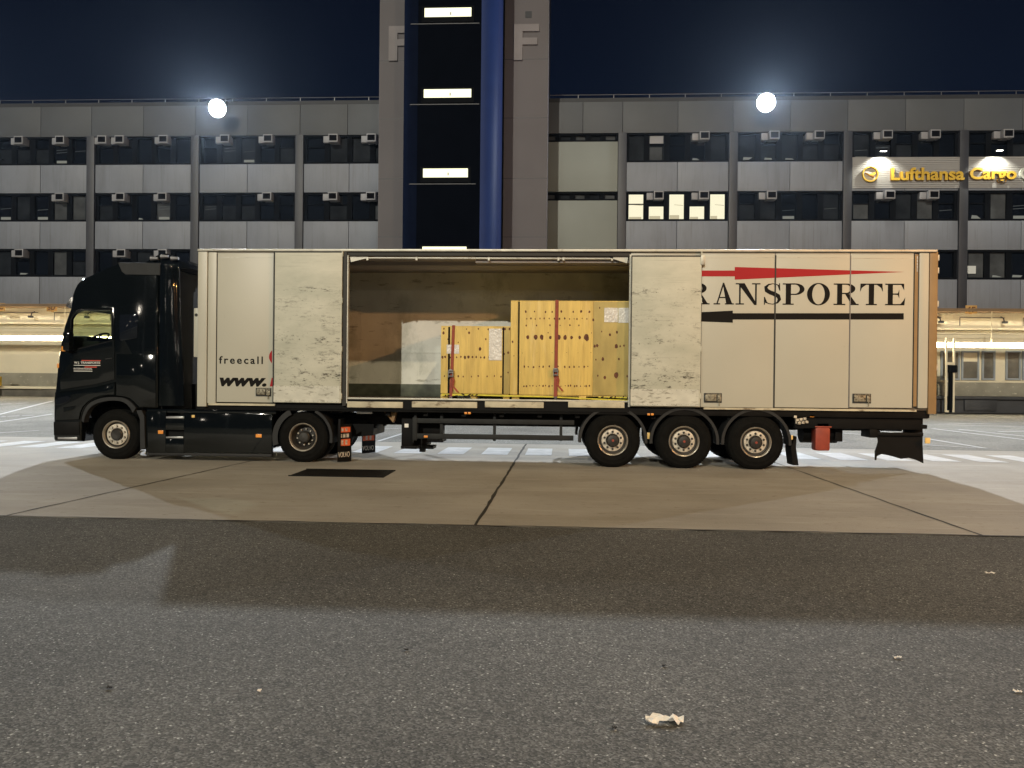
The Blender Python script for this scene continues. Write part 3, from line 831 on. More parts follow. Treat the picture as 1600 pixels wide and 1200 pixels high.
# ------------------------------------------------------------------ company sign on the facade
SX0, SX1 = right_cols[2] + CW + .02, right_cols[5]
ZS0, ZS1 = Z(1400, 294.5, YB), Z(1400, 246, YB)
sg = thing('company_sign', 'ribbed metal sign panel with gold raised letters and crane emblem on the upper facade', 'sign', ((SX0 + SX1) / 2, YB - .1, ZS0))
mb = MB()
nr = 17; y0 = YB - .10
for k in range(nr):
    a = ZS0 + (ZS1 - ZS0) * k / nr; b = ZS0 + (ZS1 - ZS0) * (k + 1) / nr; q = a + (b - a) * .72
    mb.quad((SX0, y0, a), (SX1, y0, a), (SX1, y0, q), (SX0, y0, q)); mb.quad((SX0, y0, q), (SX1, y0, q), (SX1, y0 + .04, q), (SX0, y0 + .04, q))
    mb.quad((SX0, y0 + .04, q), (SX1, y0 + .04, q), (SX1, y0 + .04, b), (SX0, y0 + .04, b)); mb.quad((SX0, y0 + .04, b), (SX1, y0 + .04, b), (SX1, y0, b), (SX0, y0, b))
mb.box(SX0, SX1, y0 + .041, YB - .032, ZS0, ZS1)
obj('ribbed_panel', mb, M['sign_rib'], sg, smooth=False)
ys = YB - .14
def SU(x): return U(x, ys)
def SZ(x, y): return Z(x, y, ys)
mb = MB(); text_into(mb, 'Lufthansa', SU(1387), SU(1501), SZ(1440, 282.5), SZ(1440, 262.5), ys + .02, .16, .028, 0, 0, 1.0, mi_side=1)
obj('lettering', mb, [M['gold'], M['gold_side']], sg, smooth=False)
mb = MB(); text_into(mb, 'Cargo', SU(1509.5), SU(1582), SZ(1540, 286.5), SZ(1540, 262.5), ys + .02, .16, .028, 0, 0, 1.0, mi_side=1)
obj('lettering', mb, [M['gold'], M['gold_side']], sg, smooth=False)
mb = MB(); text_into(mb, 'C', SU(1587.5), SU(1606), SZ(1590, 281.5), SZ(1590, 261.5), ys + .02, .16, .03)
obj('lettering', mb, M['sign_white'], sg, smooth=False)
ccx, ccz, cr0 = SU(1355), SZ(1355, 272.5), (SU(1367.5) - SU(1355))
mb = MB(); mb.lathe((ccx, ys + .02, ccz), [(cr0, 0), (cr0, -.14), (cr0 * .86, -.14), (cr0 * .86, 0)], 40, 0, True)
obj('emblem_ring', mb, M['gold'], sg)
mb = MB(); mb.lathe((ccx, ys + .02, ccz), [(cr0 * .855, -.02), (0.001, -.02)], 40); obj('emblem_disc', mb, M['sign_rib'], sg)
mb = MB(); k = cr0
body = [(-.72, .12), (-.60, .20), (-.15, -.02), (.30, -.20), (.52, -.30), (.42, -.44), (.20, -.34), (-.2, -.14), (-.55, .08)]
wing = [(-.12, -.02), (.12, .10), (.40, .14), (.62, .28), (.80, .34), (.70, .14), (.58, .02), (.44, -.10), (.26, -.18), (.05, -.12)]
mb.prism([(ccx + p[0] * k, ccz + p[1] * k) for p in body], ys - .09, ys - .005, 1)
mb.prism([(ccx + p[0] * k, ccz + p[1] * k) for p in wing], ys - .07, ys - .004, 0)
obj('emblem_bird', mb, [M['gold'], M['gold_side']], sg, smooth=False)
for i, (x, lab) in enumerate(((1378, 'small arm lamp over the crane emblem end of the sign'), (1560, 'small arm lamp over the end of the last gold word'))):
    X = U(x, YB - .8); zt = ZS1 + .18
    root = thing('sign_lamp', lab, 'lamp', (X, YB - .1, ZS1), 'arm lamps over the company sign')
    mb = MB(); mb.tube([(X + .45, YB - .05, ZS1 + .3), (X + .1, YB - .62, zt + .06)], .022, 8); obj('arm', mb, M['ac'], root)
    mb = MB(); mb.box(X - .22, X + .16, YB - .78, YB - .60, zt - .02, zt + .07, 0, .02); hs = obj('lamp_head', mb, M['grille'], root)
    mb = MB(); mb.box(X - .19, X + .13, YB - .76, YB - .62, zt - .028, zt - .021); obj('lamp_glass', mb, M['sign_lamp_on'], hs)
    ld = bpy.data.lights.new('sign_lamp_light', 'SPOT'); ld.energy = 380; ld.color = (1, .97, .82); ld.spot_size = R_(125); ld.spot_blend = .5; ld.shadow_soft_size = .05
    lo = bpy.data.objects.new('sign_lamp_light', ld); COL.objects.link(lo); lo.parent = root
    lo.location = Vector((X, YB - .68, zt - .06)) - WPOS[root.name]; lo.rotation_euler = Vector((0, .42, -1)).to_track_quat('-Z', 'Y').to_euler()

# ------------------------------------------------------------------ loading docks (one left, one right of the tower foot)
YD = 44.2
def dock(x0, x1, label, doors, wall_plain):
    root = thing('loading_dock', label, 'loading dock', ((x0 + x1) / 2, YD, 0))
    mb = MB(); mb.box(x0, x1, 42.75, YB + .4, 5.55, 5.715, 0, .01); obj('canopy_edge', mb, M['brown_edge'], root)
    mb = MB()
    mb.box(x0, x1, YD - .35, YB + .3, 4.80, 5.547)
    mb.box(x0, x1, YD - .50, YB + .3, 4.62, 4.72, 0, .01)
    z = 4.60
    while z > 3.95:
        mb.box(x0, x1, YD - .12, YB + .3, z - .21, z - .012); z -= .225
    mb.box(x0, x1, YD - .05, YB + .4, .95, 5.5)
    mb.box(x0, x1, YD - .40, YB + .1, 4.722, 4.798)
    obj('cream_wall', mb, M['cream_dock'], root, smooth=False)
    mb = MB(); zz = .95
    mb.box(x0, x1, YD - .20, YD - .051, .955, 1.72, 0, .01); obj('skirting', mb, M['dock_grey'], root)
    mb = MB(); mb.box(x0, x1, 42.95, YD + .3, .80, .95, 0, .01); obj('platform', mb, M['cream_dock'] if wall_plain else M['dock_dark'], root)
    mb = MB(); mb.box(x0, x1, 43.15, YD + .3, .05, .797)
    x = x0 + 1
    while x < x1: mb.box(x, x + 1.7, 43.02, 43.149, .18, .76, 0, .02); x += 4.3
    obj('platform_front', mb, M['dock_base'] if wall_plain else M['dock_dark'], root)
    mb = MB(); x = x0; k = 0
    tubes = MB(); ty = MB()
    while x < x1 - .3:
        L_ = 2.85
        yl = k % 5 == (0 if not wall_plain else 9)
        tgt = MB()
        tgt.box(x + .02, min(x1, x + L_ - .04), 42.82, 42.90, 3.62, 3.85, 0, .01)
        obj('light_strip', tgt, M['tube_yellow'] if yl else M['tube_on'], root, label='yellow light strip' if yl else None)
        x += L_; k += 1
    mb = MB(); mb.box(x0, x1, 42.905, 42.96, 3.60, 3.88); mb.box(x0, x1, 42.82, 42.96, 3.54, 3.565)
    x = x0 + .7
    while x < x1: mb.box(x, x + .04, 42.92, 42.96, 3.88, 5.55); x += 7.7
    obj('light_rail', mb, M['cream_dock'], root)
    for (xa, xb, ya, yb, blind) in doors:
        a, b = U(xa, YD), U(xb, YD); z1 = Z(xa, ya, YD); z0 = Z(xa, yb, YD)
        mb = MB(); e_ = .10
        mb.box(a - e_, a, YD - .14, YD - .051, z0 - .1, z1 + .1); mb.box(b, b + e_, YD - .14, YD - .051, z0 - .1, z1 + .1); mb.box(a, b, YD - .14, YD - .051, z1, z1 + .1); mb.box(a, b, YD - .14, YD - .051, z0 - .1, z0)
        wo = obj('window', mb, M['blue_grey'], root)
        mb = MB(); mb.box(a, b, YD - .08, YD - .052, z0, z1)
        if blind: mb.box(a, b, YD - .10, YD - .081, z1 - .5, z1, 1)
        obj('pane', mb, [M['dock_base'], M['cream_dock']], wo)
    mb = MB()
    x = x0 + 1.0
    while x < x1:
        mb.tube([(x, YD - .36, 5.35), (x, YD - .62, 5.25), (x, YD - .70, 5.05)], .03, 6); mb.box(x - .10, x + .12, YD - .85, YD - .62, 4.96, 5.08, 0, .02)
        mb.tube([(x + 1.2, YD - .37, 4.85), (x + 1.2, YD - .37, 5.3), (x + 3.6, YD - .37, 5.3)], .018, 6)
        x += 3.4
    obj('conduit', mb, M['dock_dark'], root)
    return root
dock(-52, TOWL - .5, 'brightly lit cream loading dock at ground level left of the lorry cab', [], True)
dd = [(1471, 1495, 551, 591, 0), (1503, 1525, 551, 591, 1), (1535, 1550, 551, 591, 0), (1572, 1590, 551, 591, 0), (1598, 1618, 551, 591, 1), (1630, 1650, 551, 591, 0)]
dock(TOWR + .3, 50, 'brightly lit cream loading dock with grey window frames behind the trailer rear', dd, False)
mb = MB(); mb.box(TOWL - .5, TOWR + .3, 43.4, YB, 0, 3.0); wl = obj('base_wall', mb, M['concrete_t'], tow)
def bay_sign(txt, xc, yc, lab):
    X = U(xc, 42.9); z = Z(xc, yc, 42.9)
    root = thing('bay_sign', lab, 'sign', (X, 42.9, z - .22), 'ochre bay number plates on the dock canopy')
    mb = MB(); mb.box(X - .30, X + .30, 42.88, 42.93, z - .22, z + .22, 0, .01); mb.box(X - .06, X + .06, 42.93, 43.02, z - .25, z); obj('plate', mb, M['sign_ochre'], root)
    mb = MB(); text_into(mb, txt, X - .21, X + .21, z - .15, z + .15, 42.879, .006, .03); obj('number', mb, M['sign_brown'], root, smooth=False)
bay_sign('5D', 80, 480.5, 'ochre number plate reading 5D on the canopy edge near the cab')
bay_sign('5C', -1, 479.5, 'ochre number plate reading 5C at the far left of the canopy edge')
bay_sign('6F', 1516, 483.5, 'ochre number plate reading 6F on the canopy edge right of the trailer')

# rail frame standing by the right dock
Xa, Xb = U(1478, 42.3), U(1490, 42.3)
root = thing('lift_frame', 'tall narrow frame of two pale rails with a dark box at the dock edge', 'lift frame', ((Xa + Xb) / 2, 42.3, 0))
mb = MB(); zt = Z(1480, 528, 42.3); zb = .1
for X in (Xa, Xb): mb.box(X - .045, X + .045, 42.26, 42.34, zb, zt)
mb.box(Xa, Xb, 42.27, 42.33, Z(1480, 570, 42.3), Z(1480, 566, 42.3)); mb.box(Xa, Xb, 42.27, 42.33, .1, .2)
obj('rail', mb, M['cream_dock'], root)
mb = MB(); mb.box(Xa + .08, Xb + .1, 42.1, 42.5, Z(1480, 582, 42.3), Z(1480, 570.5, 42.3), 0, .03); mb.box(Xa + .16, Xb - .1, 42.2, 42.4, .1, Z(1480, 582, 42.3)); obj('drive_box', mb, M['frame'], root)
# small yellow box at the far left on the dock
X = U(0, 42.9); mb = MB(); mb.box(X - .4, X + .12, 42.6, 42.9, .96, 1.5, 0, .03); mb.box(X - .3, X + .02, 42.58, 42.60, 1.15, 1.3, 1)
obj('yellow_bin', mb, [M['yellow'], M['frame']], label='small yellow box on the left dock edge at the photo border', cat='box')

# ------------------------------------------------------------------ wheels
def wheel(parent, cx, cz, yf, R, width, style, dirn=1):
    """yf = outer face of the tyre; dirn=+1: the wheel lies behind that face as the viewer sees it"""
    s = dirn
    w = width
    mb = MB()
    ri = R * .555
    prof = [(ri, .045 * s), (ri + .012, .012 * s), (ri + .035, .004 * s), (R * .72, -.004 * s), (R * .745, .002 * s), (R * .86, .006 * s), (R * .875, .012 * s), (R * .95, .028 * s), (R * .985, .052 * s), (R, .075 * s)]
    k = 4
    for i in range(k):
        a = .075 + (w - .15) * (i + .35) / k; b = .075 + (w - .15) * (i + .65) / k
        prof += [(R, (a - .01) * s), (R - .014, a * s), (R - .014, b * s), (R, (b + .01) * s)]
    prof += [(R, (w - .07) * s), (R * .95, (w - .02) * s), (R * .7, w * s), (ri, (w - .04) * s), (ri - .03, (w - .05) * s), (ri - .03, .05 * s)]
    c = (cx, yf, cz)
    mb.lathe(c, prof, 64, 0, True)
    # shoulder tread blocks
    for q in range(56):
        t = 2 * math.pi * q / 56
        p = Vector((cx + (R - .012) * math.cos(t), yf + .07 * s, cz + (R - .012) * math.sin(t)))
        mb.cyl(p - Vector((0, .012 * s, 0)), p + Vector((0, .03 * s, 0)), .017, 4, .02)
    ty = obj('wheel', mb, M['rubber'], parent)
    mb = MB()
    rl = ri - .004
    mb.lathe(c, [(rl, .04 * s), (rl + .006, .010 * s), (rl - .004, -.002 * s), (rl - .016, .004 * s), (rl - .018, .03 * s), (rl - .03, .05 * s)], 64)
    obj('rim_edge', mb, M['rim_lip'], ty)
    mb = MB()
    if style == 'drive':
        mb.lathe(c, [(rl - .028, .045 * s), (rl - .045, .12 * s), (rl - .075, .17 * s), (.185, .185 * s), (.165, .175 * s), (.10, .17 * s), (.001, .17 * s)], 64)
    else:
        mb.lathe(c, [(rl - .028, .045 * s), (rl - .040, .085 * s), (.205, .095 * s)], 64)
    obj('rim_dish', mb, M['rim_dark'], ty)
    mb = MB()
    if style == 'drive':
        for q in range(10):
            t = 2 * math.pi * (q + .3) / 10
            p = Vector((cx + .150 * math.cos(t), yf + .17 * s, cz + .150 * math.sin(t)))
            mb.cyl(p, p - Vector((0, .035 * s, 0)), .017, 6, .014)
        obj('wheel_nuts', mb, M['rim'], ty)
        mb = MB(); mb.lathe(c, [(.110, .17 * s), (.108, .06 * s), (.085, .035 * s), (.001, .03 * s)], 32); obj('hub', mb, M['hub'], ty)
    else:
        fw = .05 if style == 'steer' else .06
        mb.lathe(c, [(.207, .095 * s), (.200, fw * s), (.188, (fw - .006) * s), (.125, (fw - .006) * s), (.118, (fw + .01) * s)], 64)
        for q in range(10):
            t = 2 * math.pi * (q + .5) / 10
            p = Vector((cx + .157 * math.cos(t), yf + (fw - .008) * s, cz + .157 * math.sin(t)))
            mb.cyl(p, p - Vector((0, .006 * s, 0)), .021, 12, mi=1)
            mb.cyl(p, p - Vector((0, .024 * s, 0)), .013, 6, mi=1 if style == 'trailer' else 0)
        obj('wheel_disc', mb, [M['rim'], M['rim_dark']], ty)
        mb = MB()
        if style == 'steer':
            mb.lathe(c, [(.117, .06 * s), (.112, .02 * s), (.096, .004 * s), (.088, .012 * s), (.001, .018 * s)], 40)
        else:
            pf = [(.122, .06 * s), (.118, .015 * s), (.095, -.012 * s), (.045, -.02 * s), (.001, -.02 * s)]
            mb.lathe(c, pf, 40)
            for q in range(10):
                t = 2 * math.pi * q / 10; p = Vector((cx + .10 * math.cos(t), yf - .005 * s, cz + .10 * math.sin(t))); mb.cyl(p + Vector((0, .012 * s, 0)), p - Vector((0, .01 * s, 0)), .010, 6)
            mb.lathe((cx, yf, cz), [(.024, -.0205 * s), (.020, -.026 * s), (.001, -.026 * s)], 16, 1)
        obj('hub', mb, [M['hub'], M['extred']], ty)
    return ty


def arc_guard(mb, cx, cz, R, t0, t1, y0, y1, th=.025, n=26, lip=.05, mi=0):
    """mudguard arch band with a small lip on the near side"""
    vv = []; ff = []
    prof = [(0, y0), (0, y1), (th, y1), (th, y0)]
    for k in range(n + 1):
        t = t0 + (t1 - t0) * k / n
        for (dr_, y) in prof: vv.append((cx + (R + dr_) * math.cos(t), y, cz + (R + dr_) * math.sin(t)))
    for k in range(n):
        for i in range(4):
            j = (i + 1) % 4; ff.append((4 * k + i, 4 * k + 4 + i, 4 * k + 4 + j, 4 * k + j))
    ff += [(0, 1, 2, 3), tuple(4 * n + i for i in (3, 2, 1, 0))]
    mb.add(vv, ff, mi)
    b = len(vv); vv = []; ff = []
    for k in range(n + 1):
        t = t0 + (t1 - t0) * k / n
        for (dr_, y) in [(th, y0 - .006), (th, y0 - .002), (th - lip, y0 - .002), (th - lip, y0 - .006)]: vv.append((cx + (R + dr_) * math.cos(t), y, cz + (R + dr_) * math.sin(t)))
    for k in range(n):
        for i in range(4):
            j = (i + 1) % 4; ff.append((4 * k + i, 4 * k + 4 + i, 4 * k + 4 + j, 4 * k + j))
    mb.add(vv, ff, mi)


def poly(pts, Y): return [(U2(x, y, Y), Z(x, y, Y)) for x, y in pts]
def U2(x, y, Y): return pt(x, y, Y).x

# ------------------------------------------------------------------ semi trailer
TW = 2.5
X0, X1 = U(309), U(1462)
ZR = Z(800, 390); ZF = Z(800, 627)         # roof top, body bottom
tr = thing('semi_trailer', 'long cream box trailer with folded side doors standing open and black lettering', 'trailer', ((X0 + X1) / 2, YT + TW / 2, 0))
ZB = Z(310, 628) ; ZT = Z(310, 389.5)
def TX(x): return U(x, YT)
# roof and structure
mb = MB(); mb.box(X0, X1, YT + .02, YT + TW - .02, ZT - .09, ZT - .012, 0, .01); obj('roof', mb, M['inceil'], tr)
mb = MB(); mb.box(X0, X1 - .02, YT - .055, YT + .03, ZT - .042, ZT, 0, .008); mb.box(X0, X1 - .02, YT + TW - .03, YT + TW + .02, ZT - .09, ZT, 0, .01)
obj('roof_rail', mb, M['trailer_rail'], tr)
mb = MB(); mb.box(TX(541), TX(983), YT - .01, YT + .05, ZT - .12, ZT - .043, 0, .006); obj('door_header', mb, M['gasket'], tr)
mb = MB(); mb.box(X0 + .05, X1 - .06, YT + TW - .06, YT + TW, ZB + .05, ZT - .09); obj('far_wall', mb, M['inwall'], tr)
# load rail and ledge along the far wall
mb = MB(); mb.box(X0 + .2, X1 - .2, YT + TW - .085, YT + TW - .061, ZB + .09, ZB + .36, 0, .008); obj('kick_rail', mb, M['inkick'], tr)
mb = MB()
for zz in (2.15, 2.9, 3.5): mb.box(X0 + .2, X1 - .2, YT + TW - .070, YT + TW - .061, zz, zz + .035)
x = X0 + .6
while x < X1 - .5: mb.box(x, x + .012, YT + TW - .066, YT + TW - .061, ZB + .37, ZT - .1); x += .62
obj('lashing_rail', mb, M['inwall'], tr, smooth=False)
mb = MB(); mb.box(X0 + .02, X0 + .08, YT + .06, YT + TW - .07, ZB, ZT - .09); mb.box(X1 - .09, X1 - .03, YT + .06, YT + TW - .07, ZB, ZT - .09); obj('end_wall', mb, M['inceil'], tr)
mb = MB(); mb.box(X0 + .05, X1 - .05, YT + .05, YT + TW - .06, ZB, ZB + .085); obj('floor', mb, M['infloor'], tr)
mb = MB(); mb.box(X0 + .6, X1 - .6, YT + .9, YT + 1.5, ZT - .16, ZT - .091); mb.box(TX(740), X1 - .3, YT + .12, YT + .32, ZT - .22, ZT - .091)
obj('ceiling_duct', mb, M['inceil'], tr)
# near-side fixed posts
mb = MB(); mb.box(TX(309), TX(323.5), YT - .03, YT + .06, Z(316, 635), ZT - .043, 0, .012)
for k in range(26):
    z = Z(316, 635) + .08 + k * .105; p = (TX(320.5), YT - .031, z); mb.cyl(p, (p[0], YT - .037, z), .007, 6)
obj('corner_post', mb, M['trailer'], tr)
mb = MB(); mb.box(TX(324.5), TX(337.5), YT - .015, YT + .06, Z(330, 630), ZT - .055, 0, .008); obj('corner_strip', mb, M['trailer'], tr)
mb = MB(); mb.box(TX(301), TX(308.5), YT + .02, YT + 1.2, Z(305, 558), Z(305, 481), 0, .02); mb.cyl((TX(305), YT + .015, Z(305, 492)), (TX(305), YT + .02, Z(305, 492)), .03, 12, mi=1); obj('front_cabinet', mb, [M['trailer'], M['gasket']], tr)
mb = MB(); mb.box(TX(1433.5), TX(1449), YT - .02, YT + .06, Z(1440, 638), ZT - .05, 0, .02); obj('rear_post', mb, M['trailer'], tr)
mb = MB(); mb.box(TX(1450), TX(1463), YT - .015, YT + .08, Z(1456, 647), ZT - .03, 0, .012); mb.box(TX(1426.5), TX(1431.5), YT - .02, YT + .02, Z(1428, 635), Z(1428, 398)); obj('rear_frame', mb, M['rear_post'], tr)
for y in (398, 418, 470, 570):
    mb = MB(); mb.box(TX(1462.5), TX(1465.5), YT + .0, YT + .05, Z(1463, y + 9), Z(1463, y), 0, .006)
    obj('door_hinge', mb, M['trailer_rail'], tr)
mb = MB(); mb.box(TX(1463.2), TX(1465.2), YT + .06, YT + TW - .06, Z(1456, 640), ZT - .05, 0, .005); obj('rear_door', mb, M['trailer'], tr)

def panel(xa, xb, yt, yb, mats, name='door_panel', yo=0., th=.045, label=None, tr_=None):
    mb = MB(); mb.box(TX(xa), TX(xb), YT - yo, YT - yo + th, Z((xa + xb) / 2, yb), Z((xa + xb) / 2, yt), 0, .006)
    return obj(name, mb, mats, tr, label=label)
pA = panel(338.5, 426, 392.5, 628.5, M['trailer'], label='closed door panel with freecall lettering')
pD = panel(426.3, 541, 393, 628.5, M['trailer'], yo=-.004)
pE = panel(984, 1094, 393, 636, M['trailer'], yo=-.004)
p1 = panel(1095, 1208.5, 393, 636.5, M['trailer'], label='door panel with arrow heads and the letters RANS')
p2 = panel(1210, 1326, 393, 637, M['trailer'], label='door panel with the letters PO')
p3 = panel(1327, 1425.5, 393, 637, M['trailer'], label='rearmost door panel with the letters RTE')
# faint horizontal seam near the top of each closed panel
for (p, xa, xb, yy) in ((pA, 338.5, 426, 402), (p1, 1095, 1208.5, 402), (p2, 1210, 1326, 402), (p3, 1327, 1425.5, 403)):
    mb = MB(); mb.box(TX(xa) + .01, TX(xb) - .01, YT - .0035, YT, Z((xa + xb) / 2, yy + .9), Z((xa + xb) / 2, yy)); obj('trim_line', mb, M['trailer_rail'], p)
# folded-back leaves showing their scuffed inner face
for (xa, xb, yt, yb, ykick, lab) in ((429.5, 535, 393.5, 629, 603, 'folded-back leaf left of the opening showing its scuffed inner face'), (984, 1093, 400, 634.5, 608, 'folded-back leaf right of the opening showing its scuffed inner face')):
    xm = (xa + xb) / 2
    mb = MB(); mb.box(TX(xa), TX(xb), YT - .085, YT - .045, Z(xm, yb), Z(xm, yt), 0, .006)
    lf = obj('folded_door_leaf', mb, M['leaf'], tr, label=lab)
    mb = MB(); mb.box(TX(xa) + .008, TX(xb) - .03, YT - .090, YT - .0852, Z(xm, yb) + .01, Z(xm, ykick))
    for k in range(14):
        xx = TX(xa) + .06 + k * (TX(xb) - TX(xa) - .14) / 13
        for zz in (Z(xm, ykick) - .015, Z(xm, yb) + .03): mb.cyl((xx, YT - .090, zz), (xx, YT - .093, zz), .005, 6, mi=1)
    obj('kick_plate', mb, [M['kick'], M['gasket']], lf)
    mb = MB(); mb.box(TX(xa), TX(xb), YT - .088, YT - .0851, Z(xm, yt) - .028, Z(xm, yt) - .002); mb.box(TX(xa) + .002, TX(xa) + .016, YT - .088, YT - .0851, Z(xm, yb), Z(xm, yt) - .03)
    obj('seal_strip', mb, M['gasket'], lf)
    mb = MB()
    for yy in (398, 470, 545, 618):
        z = Z(xm, yy); xh = TX(xb) if xa < 700 else TX(xb)
        mb = MB(); mb.box(xh - .012, xh + .012, YT - .089, YT - .02, z - .05, z + .05, 0, .006)
        obj('hinge', mb, M['leaf'], lf)
mb = MB(); mb.box(TX(536), TX(541.5), YT - .05, YT + .08, Z(540, 634), Z(540, 394), 0, .006); mb.box(TX(427), TX(429.3), YT - .03, YT, Z(428, 629), Z(428, 394)); obj('door_post', mb, M['gasket'], tr)
mb = MB(); mb.box(TX(541.8), TX(543.2), YT - .03, YT + .06, Z(540, 630), Z(540, 399)); obj('door_post_trim', mb, M['trailer_rail'], tr)
mb = MB(); mb.box(TX(981.6), TX(983.8), YT - .03, YT + .06, Z(983, 636), Z(983, 398)); obj('door_post', mb, M['trailer_rail'], tr)
mb = MB()
mb.box(TX(1208.7), TX(1210.6), YT - .012, YT + .02, Z(1209, 637), Z(1209, 399))
obj('panel_gasket', mb, M['gasket'], tr, label='dark vertical seam')
mb = MB(); mb.box(TX(1326.1), TX(1327.4), YT - .010, YT + .02, Z(1326, 637), Z(1326, 399)); obj('panel_gasket', mb, M['metal_grey'], tr)
for a_, b_, c_ in ((1425.8, 1426.8, 637), (1432, 1433.2, 637), (337.6, 338.4, 629)):
    mb = MB(); mb.box(TX(a_), TX(b_), YT - .010, YT + .02, Z(a_, c_), Z(a_, 396)); obj('panel_gasket', mb, M['gasket'], tr)
mb = MB(); mb.box(TX(1091.5), TX(1098), YT - .10, YT - .004, Z(1094, 415), Z(1094, 400), 0, .01); obj('leaf_catch', mb, M['trailer_rail'], tr)
mb = MB(); xx = TX(1430)
for k in range(5): mb.cyl((xx, YT - .022, Z(1429, 405 + 5 * k)), (xx, YT - .022, Z(1429, 401 + 5 * k)), .006, 6)
obj('seal_pin', mb, M['chrome'], tr)
# sliding rods under the header
mb = MB(); zz = Z(760, 402.5); mb.cyl((TX(568), YT + .06, zz), (TX(955), YT + .06, Z(760, 403)), .022, 10)
for x in (570, 647, 760, 869, 877, 953): mb.box(TX(x), TX(x + 3), YT + .03, YT + .09, zz - .045, zz + .05)
mb.prism([(TX(544), Z(544, 399)), (TX(570), Z(544, 399)), (TX(570), Z(544, 403)), (TX(546), Z(544, 409))], YT + .03, YT + .05)
mb.prism([(TX(980), Z(980, 399)), (TX(953), Z(980, 399)), (TX(953), Z(980, 403)), (TX(978), Z(980, 411))], YT + .03, YT + .05)
obj('header_rod', mb, M['trailer_rail'], tr)
# sill under the opening
mb = MB(); mb.box(TX(541.8), TX(983), YT - .01, YT + .10, Z(760, 626), Z(760, 623.5), 0, .004); obj('sill_edge', mb, M['trailer_rail'], tr)
mb = MB()
for a, b in ((543, 630), (644, 746), (758, 850), (888, 976)):
    mb = MB(); mb.box(TX(a), TX(b), YT - .02, YT + .02, Z((a + b) / 2, 637), Z((a + b) / 2, 627.5), 0, .008)
    obj('sill_rail', mb, M['rust_cream'], tr)
mb = MB(); mb.box(TX(430), TX(984), YT + .021, YT + .3, Z(700, 641), Z(700, 626.3)); mb.box(X0 + .1, X1 - .1, YT + .04, YT + .14, Z(700, 645), Z(700, 634), 0, .01)
mb.box(X0 + .1, X1 - .03, YT + .15, YT + TW - .15, ZB - .14, ZB - .002)
obj('floor_frame', mb, M['chassis'], tr)
mb = MB(); mb.box(TX(326), TX(430), YT - .01, YT + .1, Z(370, 633.5), Z(370, 630.3)); obj('lower_rail', mb, M['rust_cream'], tr)
mb = MB(); mb.box(TX(1100), TX(1432), YT - .01, YT + .1, Z(1270, 641.5), Z(1270, 638.5)); obj('lower_rail', mb, M['rust_cream'], tr)
# latches
for i, (x0_, x1_, y0_, y1_) in enumerate(((400, 424, 606, 619), (1100, 1128, 614, 629), (1332, 1361, 615, 630))):
    a, b = TX(x0_), TX(x1_); z1, z0 = Z(x0_, y0_), Z(x0_, y1_)
    mb = MB(); mb.box(a, b, YT - .012, YT - .0005, z0, z1, 0, .004)
    la = obj('door_latch', mb, M['gasket'], tr)
    mb = MB(); mb.box(a + .02, b - .10, YT - .032, YT - .012, z0 + .03, z1 - .03, 0, .008); mb.box(a + .03, b - .02, YT - .024, YT - .013, z1 - .028, z1 - .012); mb.box(b - .085, b - .015, YT - .04, YT - .012, z0 + .02, z1 - .04, 0, .01); mb.cyl((b - .05, YT - .03, z0 - .05), (b - .05, YT - .03, z0 + .03), .008, 6)
    obj('latch_handle', mb, M['latch'], la)
# graphics
sp = [('R', 1072, 1107.3), ('A', 1113.5, 1145), ('N', 1147.8, 1186.3), ('S', 1190, 1220.5), ('P', 1221.3, 1255.2), ('O', 1259.3, 1295), ('R', 1300.8, 1340), ('T', 1342, 1377.6), ('E', 1381.4, 1412.6)]
mb = MB(); serif_into(mb, [(c, TX(a), TX(b)) for c, a, b in sp], Z(1255, 476.3), Z(1255, 442.8), YT - .0005)
obj('lettering', mb, M['black_gfx'], tr, smooth=False)
mb = MB()
mb.prism(poly([(1060, 422.7), (1148, 422.7), (1148, 417.2), (1412.5, 424.9), (1148, 437), (1148, 431.9), (1060, 431.9)], YT), YT - .0025, YT - .0005)
obj('red_arrow', mb, M['red_gfx'], tr, smooth=False)
mb = MB()
mb.prism(poly([(1412, 489.4), (1145, 489.4), (1145, 485.3), (1030, 491), (1030, 500), (1145, 504.2), (1145, 499.3), (1412, 499.3)], YT), YT - .0025, YT - .0005)
obj('black_arrow', mb, M['black_gfx'], tr, smooth=False)
mb = MB(); text_into(mb, 'freecall', TX(342), TX(410.5), Z(376, 568.6), Z(376, 556.6), YT - .0004, .002, .02, 0, 0, 1.35)
obj('lettering', mb, M['black_gfx'], tr, smooth=False)
mb = MB(); text_into(mb, 'www.', TX(343), TX(416.5), Z(376, 603.9), Z(376, 590.3), YT - .0004, .002, .05, .25)
obj('lettering', mb, M['black_gfx'], tr, smooth=False)
mb = MB(); cxr, czr = TX(432), Z(432, 557.5)
pts_ = [(cxr + .145 * math.cos(t), czr + .15 * math.sin(t)) for t in [math.pi / 2 + math.pi * k / 24 for k in range(25)]]
pts_ = [p for p in pts_ if p[0] < TX(426)]
mb.prism(pts_, YT - .002, YT - .0005)
mb.prism(poly([(421.5, 603.8), (424.5, 590.3), (426, 590.3), (426, 603.8)], YT), YT - .002, YT - .0005)
obj('red_mark', mb, M['red_gfx'], tr, smooth=False)
